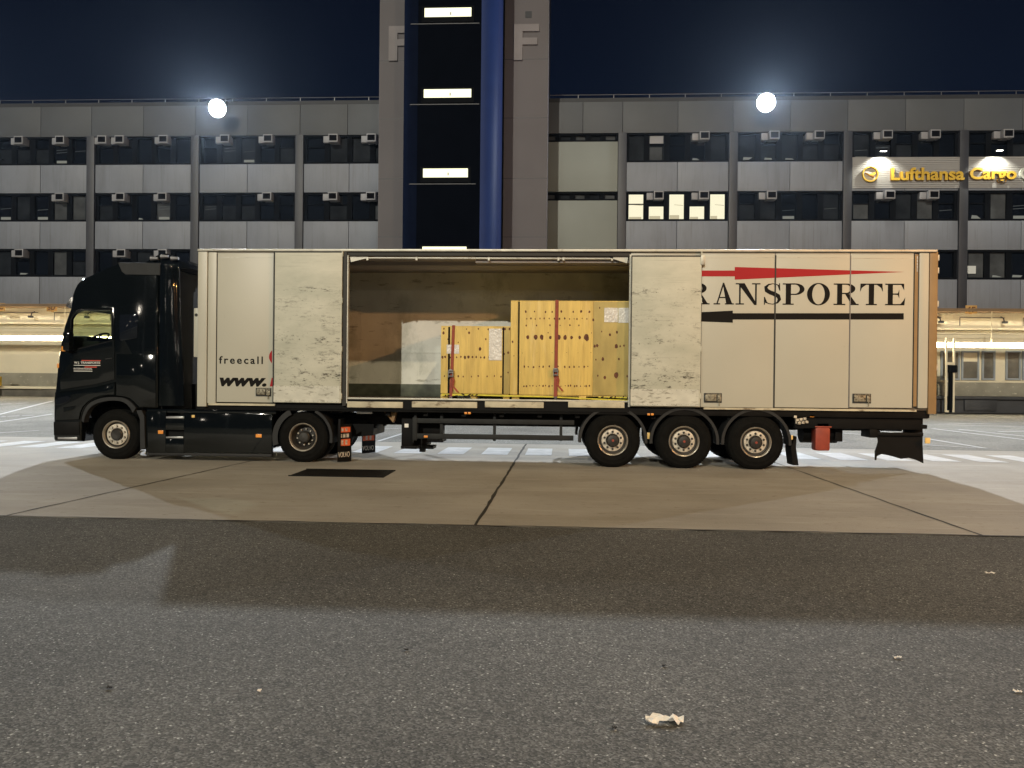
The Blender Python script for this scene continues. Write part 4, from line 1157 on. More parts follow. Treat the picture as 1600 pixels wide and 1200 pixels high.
# chassis
mb = MB()
for ya in (YT + .72, YT + 1.66): mb.box(TX(560), X1 - .25, ya, ya + .12, ZB - .42, ZB - .141, 0, .01)
for x in range(600, 1440, 60): mb.box(TX(x), TX(x) + .08, YT + .15, YT + TW - .15, ZB - .22, ZB - .141)
mb.box(TX(1245), TX(1445), YT + .10, YT + .2, Z(1340, 671), Z(1340, 646), 0, .02)
mb.box(TX(1245), TX(1440), YT + .2, YT + .7, Z(1340, 668), Z(1340, 646))
for k in range(-1, 2): mb.cyl((TX(1070) + k * 1.31, YT + .3, .50), (TX(1070) + k * 1.31, YT + TW - .3, .50), .075, 12)
for k in range(-1, 2): mb.box(TX(1070) + k * 1.31 - .12, TX(1070) + k * 1.31 + .28, YT + .55, YT + 1.95, .48, .80, 0, .03)
obj('chassis', mb, M['chassis'], tr)
YG = YT + .18
def GX(x): return U(x, YG)
mb = MB()
def bar(xa, xb, ya, yb, Y0=YG, d=.05, m_=0): mb.box(U(xa, Y0), U(xb, Y0), Y0, Y0 + d, Z((xa + xb) / 2, yb, Y0), Z((xa + xb) / 2, ya, Y0), m_, .008)
bar(649, 898, 655, 662.5); bar(649, 897, 679, 687)
for x in (647, 688, 771, 875): bar(x, x + 4.5, 646, 689, YG + .051, .05)
bar(645, 652, 652, 688, YG - .01, .04)
obj('side_guard', mb, M['chassis_grey'], tr)
mb = MB(); bar(652, 690, 662, 680, YG + .3, .5); bar(640, 668, 684, 697, YG + .5, .5); bar(668, 693, 683, 691, YG + .5, .5); bar(640, 678, 697, 701.5, YG + .5, .4)
bar(628, 646, 654, 698, YG + .1, .12); bar(627, 652, 697, 701.5, YG + .0, .35)
obj('landing_leg', mb, M['chassis'], tr)
mb = MB(); mb.box(GX(631) , GX(641), YG + 1.75, YG + 1.87, .06, ZB - .1); 
obj('landing_leg', mb, M['chassis'], tr)
mb = MB(); bar(632.5, 639, 662, 668, YG + .08, .015); obj('leg_label', mb, M['white_paint'], tr)
for (x, y) in ((731, 645.5), (1017, 647.5)):
    mb = MB()
    bar(x - 5, x - .6, y - 1.6, y + 1.6, YT - .0, .02); bar(x + .6, x + 5, y - 1.6, y + 1.6, YT - .0, .02)
    obj('marker_lamp', mb, M['orange'], tr)
mb = MB(); bar(663, 669, 680.6, 683.8, YG - .012, .01); 
obj('marker_lamp', mb, M['orange'], tr)
for a_ in ((1012, 1016.5, 676, 686, YT + .08, .02), (1237, 1240, 680, 687, YT + .05, .02), (1447, 1455, 684, 693, YT + .0, .03)):
    mb = MB(); bar(*a_); obj('marker_lamp', mb, M['amber'], tr)
mb = MB(); p = pt(612, 650, YT + .3); mb.prism([(p.x - .14, p.z + .08), (p.x + .10, p.z + .08), (p.x + .04, p.z - .12), (p.x - .05, p.z - .02)], YT + .25, YT + .4); obj('king_pin_guard', mb, M['rear_post'], tr)
WX = [U(958.5, YT + .04), U(1070, YT + .04), U(1182.5, YT + .04)]
for cx in WX:
    wheel(tr, cx, .502, YT + .04, .502, .36, 'trailer', 1)
    wheel(tr, cx, .502, YT + TW - .04, .502, .36, 'trailer', -1)
for cx in WX:
    for (y0_, y1_) in ((YT + .03, YT + .44), (YT + TW - .44, YT + TW - .03)):
        mb = MB(); arc_guard(mb, cx, .50, .60, R_(-4), R_(184), y0_, y1_)
        obj('mudguard', mb, M['black_plastic'], tr)
mb = MB(); a = U(1243, YT + .1); mb.prism([(a - .08, .42), (a + .0, .62), (a + .02, .62), (a + .01, .42), (a + .06, .10), (a - .04, .10)], YT + .06, YT + .42); obj('mudflap', mb, M['chassis'], tr)
# valves, tank and red box behind the axles
mb = MB()
for k in range(7):
    p = pt(1242 + 3 * k, 651 + (k * 5 % 11), YT + .05); mb.box(p.x - .02, p.x + .03, p.y - .02, p.y + .05, p.z - .025, p.z + .02, 0, .005)
for k in range(3):
    p = pt(1244 + 6 * k, 662, YT + .05); mb.cyl(p, (p.x, p.y + .02, p.z + .1), .008, 6)
obj('air_valves', mb, M['rim'], tr)
mb = MB(); p = pt(1268, 650, YT + .04); mb.box(p.x - .03, p.x + .05, p.y, p.y + .03, p.z - .02, p.z + .02, 0, .005); obj('marker_lamp', mb, M['orange'], tr)
mb = MB(); pa = pt(1286, 676, YT + .55); mb.cyl((U(1256, YT + .4), YT + .55, pa.z), (U(1311, YT + .4), YT + .55, pa.z), .19, 24); mb.box(U(1306, YT + .3), U(1318, YT + .3), YT + .3, YT + .5, Z(1312, 690, YT + .3), Z(1312, 668, YT + .3), 0, .02); obj('air_tank', mb, M['chassis'], tr)
mb = MB(); mb.box(U(1275, YT + .1), U(1298.5, YT + .1), YT + .10, YT + .34, Z(1287, 704.5, YT + .1), Z(1287, 659, YT + .1), 0, .035); mb.box(U(1274, YT + .1), U(1300, YT + .1), YT + .085, YT + .3, Z(1287, 668, YT + .1), Z(1287, 666, YT + .1), 0, .005); rb_ = obj('extinguisher_box', mb, M['extred'], tr)
# tail lift flap hanging at the rear, with a torn wavy lower edge
mb = MB()
top = [(1371, 672), (1388, 670), (1440, 674)]
pl = [(1362, 672), (1375, 672), (1376, 676), (1441, 682), (1443, 724), (1432, 719), (1420, 715.5), (1408, 717), (1396, 713.5), (1386, 711), (1377, 709.5), (1370, 713), (1369.5, 719), (1367, 719), (1367, 705), (1370, 697), (1372, 690), (1371, 684), (1362, 683)]
mb.prism(poly(pl, YT + .15), YT + .15, YT + .165)
obj('rear_flap', mb, M['chassis'], tr, smooth=False)
mb = MB(); bar(1360, 1372, 671, 684, YT + .05, .4); bar(1415, 1443, 650, 700, YT + .3, .1); bar(1440, 1450, 664, 670, YT + .1, 2.0); bar(1368, 1444, 676, 681, YT + .1, .06)
obj('lift_frame', mb, M['chassis'], tr)

# ------------------------------------------------------------------ cargo
CY = YT + .14
def CX(x): return U(x, CY)
def CZ(x, y): return Z(x, y, CY)
ZFL = ZB + .088
def knots(mb, lst, rs=1.0):
    for (x, y, r) in lst:
        p = pt(x, y, CY); q = .0175 * r * rs
        n = 9; ph = random.uniform(0, 6)
        pp = [(p.x + q * .75 * random.uniform(.8, 1.2) * math.cos(t), p.z + q * random.uniform(.85, 1.25) * math.sin(t)) for t in [2 * math.pi * k / n for k in range(n)]]
        mb.add([(a, CY - .0016, b) for a, b in pp], [tuple(range(n))], 1)
def kr(x0, x1, y, n, r, jit=1.2):
    return [(x0 + (x1 - x0) * (k + random.uniform(-.25, .25)) / max(1, n - 1), y + random.uniform(-jit, jit) * .5, r * random.uniform(.6, 1.25)) for k in range(n)]
big = thing('plywood_crate', 'large yellow plywood crate with a red ratchet strap down its middle', 'crate', (CX(900), CY + 1, ZFL))
small = thing('plywood_crate', 'small yellow plywood crate with white label sheet at its upper right', 'crate', (CX(740), CY + .8, ZFL))
bx1 = CX(1030)
mb = MB(); zt = CZ(900, 471.5); zb = CZ(900, 617.5)
mb.box(CX(808), CX(926), CY, CY + .02, zb, zt, 0, .003)
# knot and patch rows copied from the sheet's face
kn = kr(822, 922, 487, 8, 1.2) + kr(822, 918, 498, 14, 1.0) + kr(825, 905, 508, 6, .9) + kr(826, 916, 527, 9, 3.0, .8) + kr(818, 924, 551, 6, .5) + kr(818, 920, 573, 14, 1.1) + kr(818, 922, 603, 22, 1.0) + kr(812, 926, 520, 3, .8)
kn = [k for k in kn if 811 < k[0] < 925]
knots(mb, kn)
obj('front_sheet', mb, [M['ply'], M['knot']], big)
mb = MB(); mb.box(CX(926.2), bx1, CY - .0, CY + .02, zb, zt, 0, .003)
knots(mb, [(937, 481, 1), (927, 500, 1.5), (940, 518, .8), (953, 523, 1.5), (964, 519, 1.5), (923 + 6, 541, 1.6), (933, 540, 1.8), (963, 541, 2.5), (969, 541, 1.2), (975, 540, 1.2), (931, 562, 1), (942, 561, 1.8), (967, 561, 1.2), (934, 587, 1), (945, 590, 1.8), (963, 586, 3.2), (980, 588, 1.2)])
obj('front_sheet', mb, [M['ply2'], M['knot']], big, label='darker greenish plywood sheet')
mb = MB(); mb.box(CX(797), CX(807.8), CY, CY + .02, zb, zt, 0, .003); knots(mb, [(801, 534, 1.2), (803, 556, .6)]); obj('edge_board', mb, [M['ply'], M['knot']], big)
mb = MB(); mb.box(CX(797), CX(797) + .02, CY + .021, CY + 1.9, zb, zt); mb.box(bx1 - .02, bx1, CY + .021, CY + 1.9, zb, zt); mb.box(CX(797) + .02, bx1 - .02, CY + 1.88, CY + 1.9, zb, zt); mb.box(CX(797), bx1, CY, CY + 1.9, zt, zt + .018); mb.box(CX(797) + .021, bx1 - .021, CY + .021, CY + 1.88, zb - .02, zb)
obj('crate_body', mb, M['ply'], big)
for a, b in ((800, 811), (905, 916), (1010, 1024)):
    mb = MB(); mb.box(CX(a), CX(b), CY + .01, CY + 1.85, ZFL, zb - .021); obj('skid', mb, M['ply'], big)
mb = MB(); mb.box(CX(808.6), CX(811), CY - .004, CY - .0018, zb, zt); mb.box(CX(808.6), CX(811), CY - .004, CY + 1.0, zt + .0185, zt + .021); obj('steel_strap', mb, M['steel_strap'], big)
mb = MB(); a = CX(943); b = CX(965); z1, z0 = CZ(960, 481), CZ(960, 503.5)
mb.box(a, b - .01, CY - .006, CY - .0018, z0, z1); obj('label_sleeve', mb, M['plastic_label'], big)
mb = MB(); mb.box(b, CX(984), CY - .006, CY - .0018, z0 - .01, z1); obj('label_sleeve', mb, M['plastic_label'], big)
# small crate
mb = MB(); zt2 = CZ(740, 511); zb2 = CZ(740, 615)
mb.box(CX(688.5), CX(784.5), CY, CY + .02, zb2, zt2, 0, .003)
kn = kr(690, 782, 514, 6, 1.0) + kr(690, 776, 558, 15, 1.4) + kr(693, 782, 588, 9, 1.1) + [(693, 520, 1.6), (733, 520, 1.4), (759, 530, 1.0), (716, 535, .7), (750, 545, 2.0), (700, 530, .8)]
knots(mb, kn)
obj('front_sheet', mb, [M['ply'], M['knot']], small)
mb = MB(); mb.box(CX(787), CX(796.6), CY, CY + .02, zb2, zt2, 0, .003); knots(mb, [(789, 514, 1.6), (796, 514, 1.4), (788, 553, 1.1), (794, 551, 1.4), (794, 582, 1)]); obj('edge_board', mb, [M['ply2'], M['knot']], small)
mb = MB(); mb.box(CX(688.5), CX(688.5) + .02, CY + .021, CY + 1.5, zb2, zt2); mb.box(CX(796.6) - .02, CX(796.6), CY + .021, CY + 1.5, zb2, zt2); mb.box(CX(688.5) + .02, CX(796.6) - .02, CY + 1.48, CY + 1.5, zb2, zt2); mb.box(CX(688.5), CX(796.6), CY, CY + 1.5, zt2, zt2 + .018); mb.box(CX(688.5) + .021, CX(796.6) - .021, CY + .03, CY + 1.47, zb2 - .02, zb2); obj('crate_body', mb, M['ply'], small)
for a, b in ((688.5, 700), (735, 745), (786, 796)):
    mb = MB(); mb.box(CX(a), CX(b), CY + .01, CY + 1.45, ZFL, zb2 - .021); obj('skid', mb, M['ply'], small)
mb = MB(); mb.box(CX(699.6), CX(702.6), CY - .004, CY - .0018, zb2, zt2); obj('steel_strap', mb, M['steel_strap'], small)
mb = MB(); mb.box(CX(785), CX(786.8), CY - .004, CY + .021, zb2, zt2); obj('steel_strap', mb, M['steel_strap'], small)
mb = MB(); mb.box(CX(763.5), CX(783.5), CY - .007, CY - .0018, CZ(773, 563), CZ(773, 513.5)); obj('label_sleeve', mb, M['plastic_label'], small)
mb = MB(); mb.box(CX(697.5), CX(717), CY - .0072, CY - .0045, CZ(707, 552.5), CZ(707, 538.5)); obj('label_sleeve', mb, M['plastic_label'], small)
# straps
def ratchet(xt, xb, ytop, ybuck, lab, wd, depth, zt):
    root = thing('ratchet_strap', lab, 'strap', (CX(xb), CY - .02, ZFL), 'red ratchet straps')
    n = 10; mb = MB()
    za = zt + .03; zc = CZ(xb, 621); XA, XB_ = CX(xt), CX(xb)
    L_ = [];
    for k in range(n + 1):
        t = k / n; L_.append((XA + (XB_ - XA) * t, CY - .010 - .05 * t ** 3, za + (zc - za) * t))
    h = wd / 2
    for k in range(n):
        a, b = L_[k], L_[k + 1]
        mb.add([(a[0] - h, a[1], a[2]), (a[0] + h, a[1], a[2]), (b[0] + h, b[1], b[2]), (b[0] - h, b[1], b[2]), (a[0] - h, a[1] - .003, a[2]), (a[0] + h, a[1] - .003, a[2]), (b[0] + h, b[1] - .003, b[2]), (b[0] - h, b[1] - .003, b[2])],
               [(0, 1, 2, 3), (7, 6, 5, 4), (0, 4, 5, 1), (1, 5, 6, 2), (2, 6, 7, 3), (3, 7, 4, 0)])
    mb.box(XA - h, XA + h, CY - .0125, CY + depth, zt + .0215, zt + .026)
    # hanging tail
    zb_ = CZ(xb, ybuck)
    T = [(XB_ + .01, zb_ - .02), (XB_ + .05, zb_ - .15), (XB_ + .035, zb_ - .25), (XB_ + .13, zb_ - .36)]
    for a, b in zip(T[:-1], T[1:]):
        mb.add([(a[0] - .02, CY - .055, a[1]), (a[0] + .02, CY - .045, a[1]), (b[0] + .02, CY - .045, b[1]), (b[0] - .02, CY - .055, b[1]), (a[0] - .02, CY - .058, a[1]), (a[0] + .02, CY - .048, a[1]), (b[0] + .02, CY - .048, b[1]), (b[0] - .02, CY - .058, b[1])],
               [(0, 1, 2, 3), (7, 6, 5, 4), (0, 4, 5, 1), (1, 5, 6, 2), (2, 6, 7, 3), (3, 7, 4, 0)])
    obj('webbing', mb, M['red_strap'], root)
    mb = MB(); c = (XB_, CY - .06, zb_)
    mb.box(c[0] - .045, c[0] - .033, c[1] - .03, c[1] + .03, c[2] - .09, c[2] + .05); mb.box(c[0] + .033, c[0] + .045, c[1] - .03, c[1] + .03, c[2] - .09, c[2] + .05)
    mb.cyl((c[0] - .05, c[1], c[2]), (c[0] + .05, c[1], c[2]), .022, 12); mb.cyl((c[0] - .045, c[1] - .02, c[2] - .07), (c[0] + .045, c[1] - .02, c[2] - .07), .012, 8); mb.box(c[0] - .03, c[0] + .03, c[1] - .04, c[1] - .03, c[2] + .02, c[2] + .055, 0, .004)
    obj('ratchet_buckle', mb, M['metal_grey'], root)
    mb = MB(); mb.tube([(XB_ - .03, CY - .06, zc + .01), (XB_, CY - .07, zc - .03), (XB_ + .03, CY - .06, zc + .01), (XB_ - .03, CY - .06, zc + .01)], .008, 6); obj('hook', mb, M['metal_grey'], root)
ratchet(869, 868, 471, 580, 'red ratchet strap running down the large crate', .062, 1.85, zt)
ratchet(708, 705, 511, 582, 'red ratchet strap over the small crate beside its black steel strap', .055, 1.45, zt2)
root = thing('lashing_strap', 'long yellow webbing strap stretched along the foot of both crates', 'strap', (CX(840), CY - .05, ZFL))
mb = MB()
P = [(690, 615), (735, 615.5), (785, 617), (860, 619), (930, 622.5), (984, 625)]
Q = [(690, 618.5), (735, 618), (785, 619.5), (860, 621), (930, 624.5), (984, 628)]
for k in range(5):
    a, b = P[k], P[k + 1]; c, d = Q[k + 1], Q[k]
    mb.prism(poly([a, b, c, d], CY - .05), CY - .054, CY - .05)
obj('webbing', mb, M['yellow_strap'], root, smooth=False)
mb = MB()
mb.prism(poly([(935, 619.5), (984, 620.5), (984, 622.5), (935, 621)], CY - .045), CY - .049, CY - .045); obj('webbing', mb, M['yellow_strap'], root, smooth=False)
mb = MB(); pr = random.Random(5)
for k in range(14):
    x = 692 + pr.uniform(0, 58); p = pt(x, 619 + pr.uniform(-2, 2.5), CY - .06); q = Vector((pr.uniform(-.06, .06), pr.uniform(-.01, .01), pr.uniform(-.02, .03)))
    mb.cyl(p, p + q, .012, 6)
for k in range(10):
    x = 938 + pr.uniform(0, 44); p = pt(x, 620 + pr.uniform(-2, 3), CY - .06); q = Vector((pr.uniform(-.06, .06), pr.uniform(-.01, .01), pr.uniform(-.02, .02)))
    mb.cyl(p, p + q, .010, 6)
obj('ratchet_buckle', mb, M['hub'], root)

# ------------------------------------------------------------------ tractor unit
YC = YT + .02
CWD = 2.46
tk = thing('truck_tractor', 'glossy black lorry tractor unit with high cab coupled to the cream trailer', 'truck', (U(270, YC), YC + CWD / 2, 0))
outline = [(109.5, 481), (111.5, 463), (114.5, 453), (119, 444), (124, 438.5), (131, 434), (150, 425.5), (168, 417), (183, 411.5), (247, 412), (247, 638), (240, 638.5), (216, 639), (210, 631.5), (203, 626), (197, 623), (190, 621.3), (180, 620.5), (170.5, 620.6), (160, 622), (151, 624.8), (144, 628.3), (138, 633), (133.5, 638.8), (130, 646), (128.4, 652), (127.4, 659), (127, 690), (84.5, 689.5), (82.3, 686), (82.6, 655), (82.8, 622), (85.3, 608), (88.5, 572), (93, 540), (99, 510), (105, 493)]
OP = poly(outline, YC)
def inset(poly_, d):
    n = len(poly_); out = []
    A = sum(poly_[i][0] * poly_[(i + 1) % n][1] - poly_[(i + 1) % n][0] * poly_[i][1] for i in range(n)); s = 1 if A > 0 else -1
    for i in range(n):
        a, b, c = Vector(poly_[i - 1]), Vector(poly_[i]), Vector(poly_[(i + 1) % n])
        e1 = (b - a).normalized(); e2 = (c - b).normalized()
        n1 = Vector((-e1.y, e1.x)) * s; n2 = Vector((-e2.y, e2.x)) * s
        m_ = (n1 + n2)
        m_ = m_.normalized() if m_.length > .1 else n1
        k = d / max(.5, m_.dot(n1)); q = b + m_ * k; out.append((q.x, q.y))
    return out
hole = poly([(112, 499), (117, 491), (122, 487.5), (128, 485.3), (172.5, 485.3), (173.8, 487), (174, 531.5), (160, 535), (140, 540), (112, 546.5), (110.5, 545)], YC)
rings = [(.055, 0.0), (.028, .008), (.010, .028), (.0, .065)]
ys_ = [(d, YC + y) for d, y in rings] + [(d, YC + CWD - y) for d, y in reversed(rings)]
mb = MB()
R = [[(p[0], y, p[1]) for p in (inset(OP, d) if d else OP)] for d, y in ys_]
n = len(OP)
WS = [n - 3, n - 2, n - 1]                  # outline edges that are windscreen
for k in range(len(R) - 1):
    mb.add(R[k] + R[k + 1], [(i, (i + 1) % n, n + (i + 1) % n, n + i) for i in range(n) if not (k == 3 and i in WS)])
for side, (ring, y) in enumerate(((R[0], ys_[0][1]), (R[-1], ys_[-1][1]))):
    o2 = [(p[0], p[2]) for p in ring]
    tris = tessellate_polygon([[Vector((p[0], p[1], 0)) for p in o2], [Vector((p[0], p[1], 0)) for p in hole]])
    mb.add([(p[0], y, p[1]) for p in o2 + hole], [tuple(t) for t in tris])
    s = 1 if side == 0 else -1
    hn = len(hole)
    mb.add([(p[0], y, p[1]) for p in hole] + [(p[0], y + .06 * s, p[1]) for p in hole], [(i, (i + 1) % hn, hn + (i + 1) % hn, hn + i) for i in range(hn)])
cab = obj('cab', mb, M['black_paint'], tk, merge=True)
# glass in the side windows
for yy in (YC + .025, YC + CWD - .03):
    mb = MB(); mb.prism([(p[0], p[1]) for p in inset(hole, -.004)], yy, yy + .005); obj('side_window', mb, M['cabglass'], tk, smooth=False)
mb = MB()
for i in WS:
    a, b = OP[i], OP[(i + 1) % n]; mb.quad((a[0] + .01, YC + .066, a[1]), (b[0] + .01, YC + .066, b[1]), (b[0] + .01, YC + CWD - .066, b[1]), (a[0] + .01, YC + CWD - .066, a[1]))
obj('windscreen', mb, M['cabglass'], tk, smooth=False)
# window rubber
mb = MB(); o_ = inset(hole, -.022); mb.prism(o_, YC - .006, YC - .0015, holes=[hole]); obj('window_seal', mb, M['chassis'], tk, smooth=False)
# door outline, raised so that its bevelled edges catch the lamps
def raised(pts, th, mat_, name, bev=.012, Yp=YC, holes=()):
    o = poly(pts, Yp); mb = MB()
    n = len(o); i1 = inset(o, bev); i2 = inset(o, bev * .35)
    A = [(p[0], Yp - .0005, p[1]) for p in o]; B = [(p[0], Yp - th * .75, p[1]) for p in i2]; C = [(p[0], Yp - th, p[1]) for p in i1]
    mb.add(A + B, [(i, (i + 1) % n, n + (i + 1) % n, n + i) for i in range(n)])
    mb.add(B + C, [(i, (i + 1) % n, n + (i + 1) % n, n + i) for i in range(n)])
    loops = [[Vector((p[0], p[1], 0)) for p in i1]] + [[Vector((p[0], p[1], 0)) for p in h] for h in holes]
    fl = [(p.x, Yp - th, p.y) for l in loops for p in l]
    mb.add(fl, [tuple(t) for t in tessellate_polygon(loops)])
    for h in holes:
        k = len(h); mb.add([(p[0], Yp - th, p[1]) for p in h] + [(p[0], Yp, p[1]) for p in h], [(i, (i + 1) % k, k + (i + 1) % k, k + i) for i in range(k)])
    return obj(name, mb, mat_, tk, merge=True)
dh = inset(hole, -.024)
door = raised([(107, 497), (118, 483.5), (128, 479), (179, 479), (180, 593), (150, 600.5), (120, 605), (95, 609), (94, 590), (97, 550), (101, 520)], .016, M['black_paint'], 'door', .010, YC, [dh])
raised([(187, 492), (213, 490), (216, 494), (215, 528), (190, 533), (187, 530)], .012, M['glass_a'], 'rear_side_window', .008)
raised([(182, 553), (244, 554), (244, 636), (218, 636), (210, 628), (204, 623), (196, 620), (182, 618)], .012, M['black_paint'], 'locker_flap', .008)
raised([(86.5, 613), (120, 609), (150, 604.5), (181, 596.5), (181, 617.5), (170, 617.5), (158, 619), (148, 622.5), (139, 628), (131, 636), (127, 645), (125, 656), (88, 657)], .035, M['black_paint'], 'fender_panel', .030)
raised([(86.3, 624), (96, 619.5), (108, 617.5), (115, 620), (111, 627), (100, 632), (87, 634)], .05, M['glass_a'], 'headlamp', .02)
raised([(100, 636), (122, 633), (118, 640), (101, 646)], .045, M['black_paint'], 'fender_crease', .018)
raised([(84, 659), (124, 659), (124.5, 680), (84.5, 680)], .012, M['chassis'], 'bumper', .01)
mb = MB(); mb.box(U(91.5, YC), U(121.5, YC), YC - .014, YC - .004, Z(106, 686.3, YC), Z(106, 683, YC), 0, .003); obj('slit_light_strip', mb, M['chrome'], tk)  # bright strip standing for light seen through a slit in the bumper
# wheel arch lip
mb = MB(); lip_o = [(213.5, 639), (208, 632.5), (202, 627.4), (196, 624.6), (190, 623), (180, 622.3), (170.5, 622.4), (160, 623.8), (151, 626.6), (144, 630), (138.5, 634.6), (134.5, 640), (131.5, 646.6), (129.8, 652.4), (128.6, 659.5)]
lip_i = [(209, 645), (205, 638), (200, 632), (195, 628.7), (189, 626.6), (180, 625.8), (171, 626), (161, 627.6), (153, 630), (146.5, 633.4), (141.5, 637.6), (138, 642.6), (135, 648.5), (133.4, 653.6), (132.4, 660)]
a = poly([(x, y - 2) for x, y in lip_o], YC); b = poly(lip_i, YC)
for k in range(len(a) - 1):
    mb.prism([a[k], a[k + 1], b[k + 1], b[k]], YC - .03, YC + .12)
obj('wheel_arch', mb, M['black_plastic'], tk, smooth=False)
mb = MB(); g = [(214, 641), (222, 641), (226, 650), (227.5, 700), (220, 703), (219.5, 655)]
mb.prism(poly(g, YC), YC - .02, YC + .4); obj('mudguard', mb, M['black_plastic'], tk, smooth=False)
# roof side deflector (grey wedge) and roof items
raised([(184.5, 410), (251, 411), (251, 430.5), (197, 429.5), (191, 425)], .02, M['black_plastic'], 'roof_deflector', .01)
mb = MB(); mb.prism(poly([(228, 411), (247, 400), (258, 396), (268, 399), (276, 407), (292, 411), (300, 420), (247, 419)], YC + .5), YC + .45, YC + 2.0)
obj('roof_spoiler', mb, M['black_paint'], tk, smooth=False)
mb = MB()
for k in range(3): p = pt(236 + k * 16, 404 - 3 * (k == 1), YC + .4); mb.cyl(p, p + Vector((.14, 0, 0)), .05, 12, .03)
obj('air_horn', mb, M['metal_grey'], tk)
# sun visor at the windscreen top
mb = MB(); mb.prism(poly([(95.5, 478), (98, 473), (105, 463.5), (110, 461.5), (111, 466), (107, 480), (104, 481)], YC), YC + .12, YC + CWD - .12); obj('sun_visor', mb, M['black_paint'], tk, smooth=False)
# side extender: bulged panel between cab and trailer
mb = MB()
rows = [(413.5, 247.5, 272, .0), (419, 247.5, 276, 0), (450, 247.5, 277, 0), (490, 247.5, 278.5, 0), (530, 247.5, 280.5, 0), (580, 247.5, 283, 0), (634, 247.5, 285, 0)]
nn = 12; vv = []
for (y, xa, xb, _) in rows:
    z = Z(265, y, YC)
    for k in range(nn + 1):
        t = k / nn; X = U(xa, YC) + (U(xb, YC) - U(xa, YC)) * t
        bul = .060 * math.sin(math.pi * min(1, t * 1.15)) ** .7 if t * 1.15 < 1 else 0
        vv.append((X, YC + .012 - bul + .10 * max(0, t - .75) ** 1.0 * 2, z))
m_ = nn + 1; nr = len(rows)
mb.add(vv, [(j * m_ + i, j * m_ + i + 1, (j + 1) * m_ + i + 1, (j + 1) * m_ + i) for j in range(nr - 1) for i in range(nn)])
back = [(v[0], YC + .09, v[2]) for v in vv]
mb.add(back, [(j * m_ + i, j * m_ + i + 1, (j + 1) * m_ + i + 1, (j + 1) * m_ + i) for j in range(nr - 1) for i in range(nn)])
for (ia) in ([i for i in range(nn)],):
    mb.add(vv[:m_] + back[:m_], [(i, i + 1, m_ + i + 1, m_ + i) for i in range(nn)])
e1 = [vv[j * m_ + nn] for j in range(nr)]; e2 = [back[j * m_ + nn] for j in range(nr)]
mb.add(e1 + e2, [(i, i + 1, nr + i + 1, nr + i) for i in range(nr - 1)])
obj('side_deflector', mb, M['black_paint'], tk, merge=True)
mb = MB(); mb.box(U(247.5, YC), U(283, YC), YC + CWD - .09, YC + CWD - .02, Z(265, 634, YC), Z(265, 416, YC), 0, .02); obj('side_deflector', mb, M['black_paint'], tk)
mb = MB(); mb.box(U(247.5, YC), U(249.5, YC), YC + .1, YC + CWD - .1, Z(265, 640, YC), Z(265, 414, YC)); obj('cab_back', mb, M['chassis'], tk)
# interior: floor box, dashboard, steering wheel, seat, far B pillar
mb = MB(); mb.box(U(108, YC), U(150, YC), YC + .1, YC + CWD - .1, Z(130, 560, YC), Z(130, 532, YC + .1), 0, .05); mb.box(U(103, YC), U(128, YC), YC + .15, YC + CWD - .15, Z(130, 540, YC), Z(130, 524, YC), 0, .04); obj('dashboard', mb, M['chassis'], tk)
c = pt(152, 531, YC + .55)
mb = MB(); ax = Vector((-.55, 0, .83)).normalized(); e1 = Vector((0, 1, 0)); e2 = ax.cross(e1)
L_ = [c + (e1 * math.cos(t) + e2 * math.sin(t)) * .23 for t in [2 * math.pi * k / 28 for k in range(29)]]
mb.tube(L_, .018, 8)
for t in (0, 2.1, 4.2): mb.cyl(c, c + (e1 * math.cos(t) + e2 * math.sin(t)) * .22, .014, 6)
mb.cyl(c, c - ax * .3, .04, 10); mb.cyl(c - ax * .02, c + ax * .02, .07, 14)
obj('steering_wheel', mb, M['chassis'], tk)
mb = MB(); mb.box(U(166, YC), U(184, YC), YC + .25, YC + .8, Z(150, 600, YC), Z(175, 516, YC), 0, .05); mb.box(U(168, YC), U(178, YC), YC + .38, YC + .68, Z(175, 514, YC), Z(175, 499, YC), 0, .04); mb.box(U(168, YC), U(184, YC), YC + 1.6, YC + 2.15, Z(150, 600, YC), Z(175, 520, YC), 0, .05); obj('seat', mb, M['chassis'], tk)
mb = MB(); mb.box(U(178, YC), U(180, YC), YC + .12, YC + CWD - .12, Z(150, 600, YC), Z(175, 484, YC)); obj('cab_curtain', mb, M['chassis'], tk)
# mirror
mb = MB(); mb.box(U(108, YC), U(119, YC), YC - .22, YC - .06, Z(113, 549, YC), Z(113, 519, YC), 0, .045); obj('wing_mirror', mb, M['black_paint'], tk); mb = MB(); mb.tube([(U(112, YC), YC + .01, Z(113, 516, YC)), (U(112, YC), YC - .14, Z(113, 517.5, YC)), (U(112, YC), YC - .14, Z(113, 522, YC))], .02, 8); mb.tube([(U(112, YC), YC + .01, Z(113, 551, YC)), (U(112, YC), YC - .14, Z(113, 550, YC)), (U(112, YC), YC - .14, Z(113, 546, YC))], .02, 8); obj('mirror_arm', mb, M['chassis'], tk)
mb = MB(); q = pt(100, 545, YC); mb.box(q.x - .03, q.x + .05, YC - .04, YC - .002, Z(100, 549, YC), Z(100, 541, YC), 0, .01); mb.box(U(89, YC), U(92, YC), YC - .01, YC + .05, Z(90, 575, YC), Z(90, 568, YC), 0, .01); obj('marker_lamp', mb, M['orange'], tk)
mb = MB(); mb.tube([(U(176, YC), YC - .028, Z(176, 560, YC)), (U(166, YC), YC - .034, Z(176, 561.5, YC))], .012, 8); obj('door_handle', mb, M['black_plastic'], door)
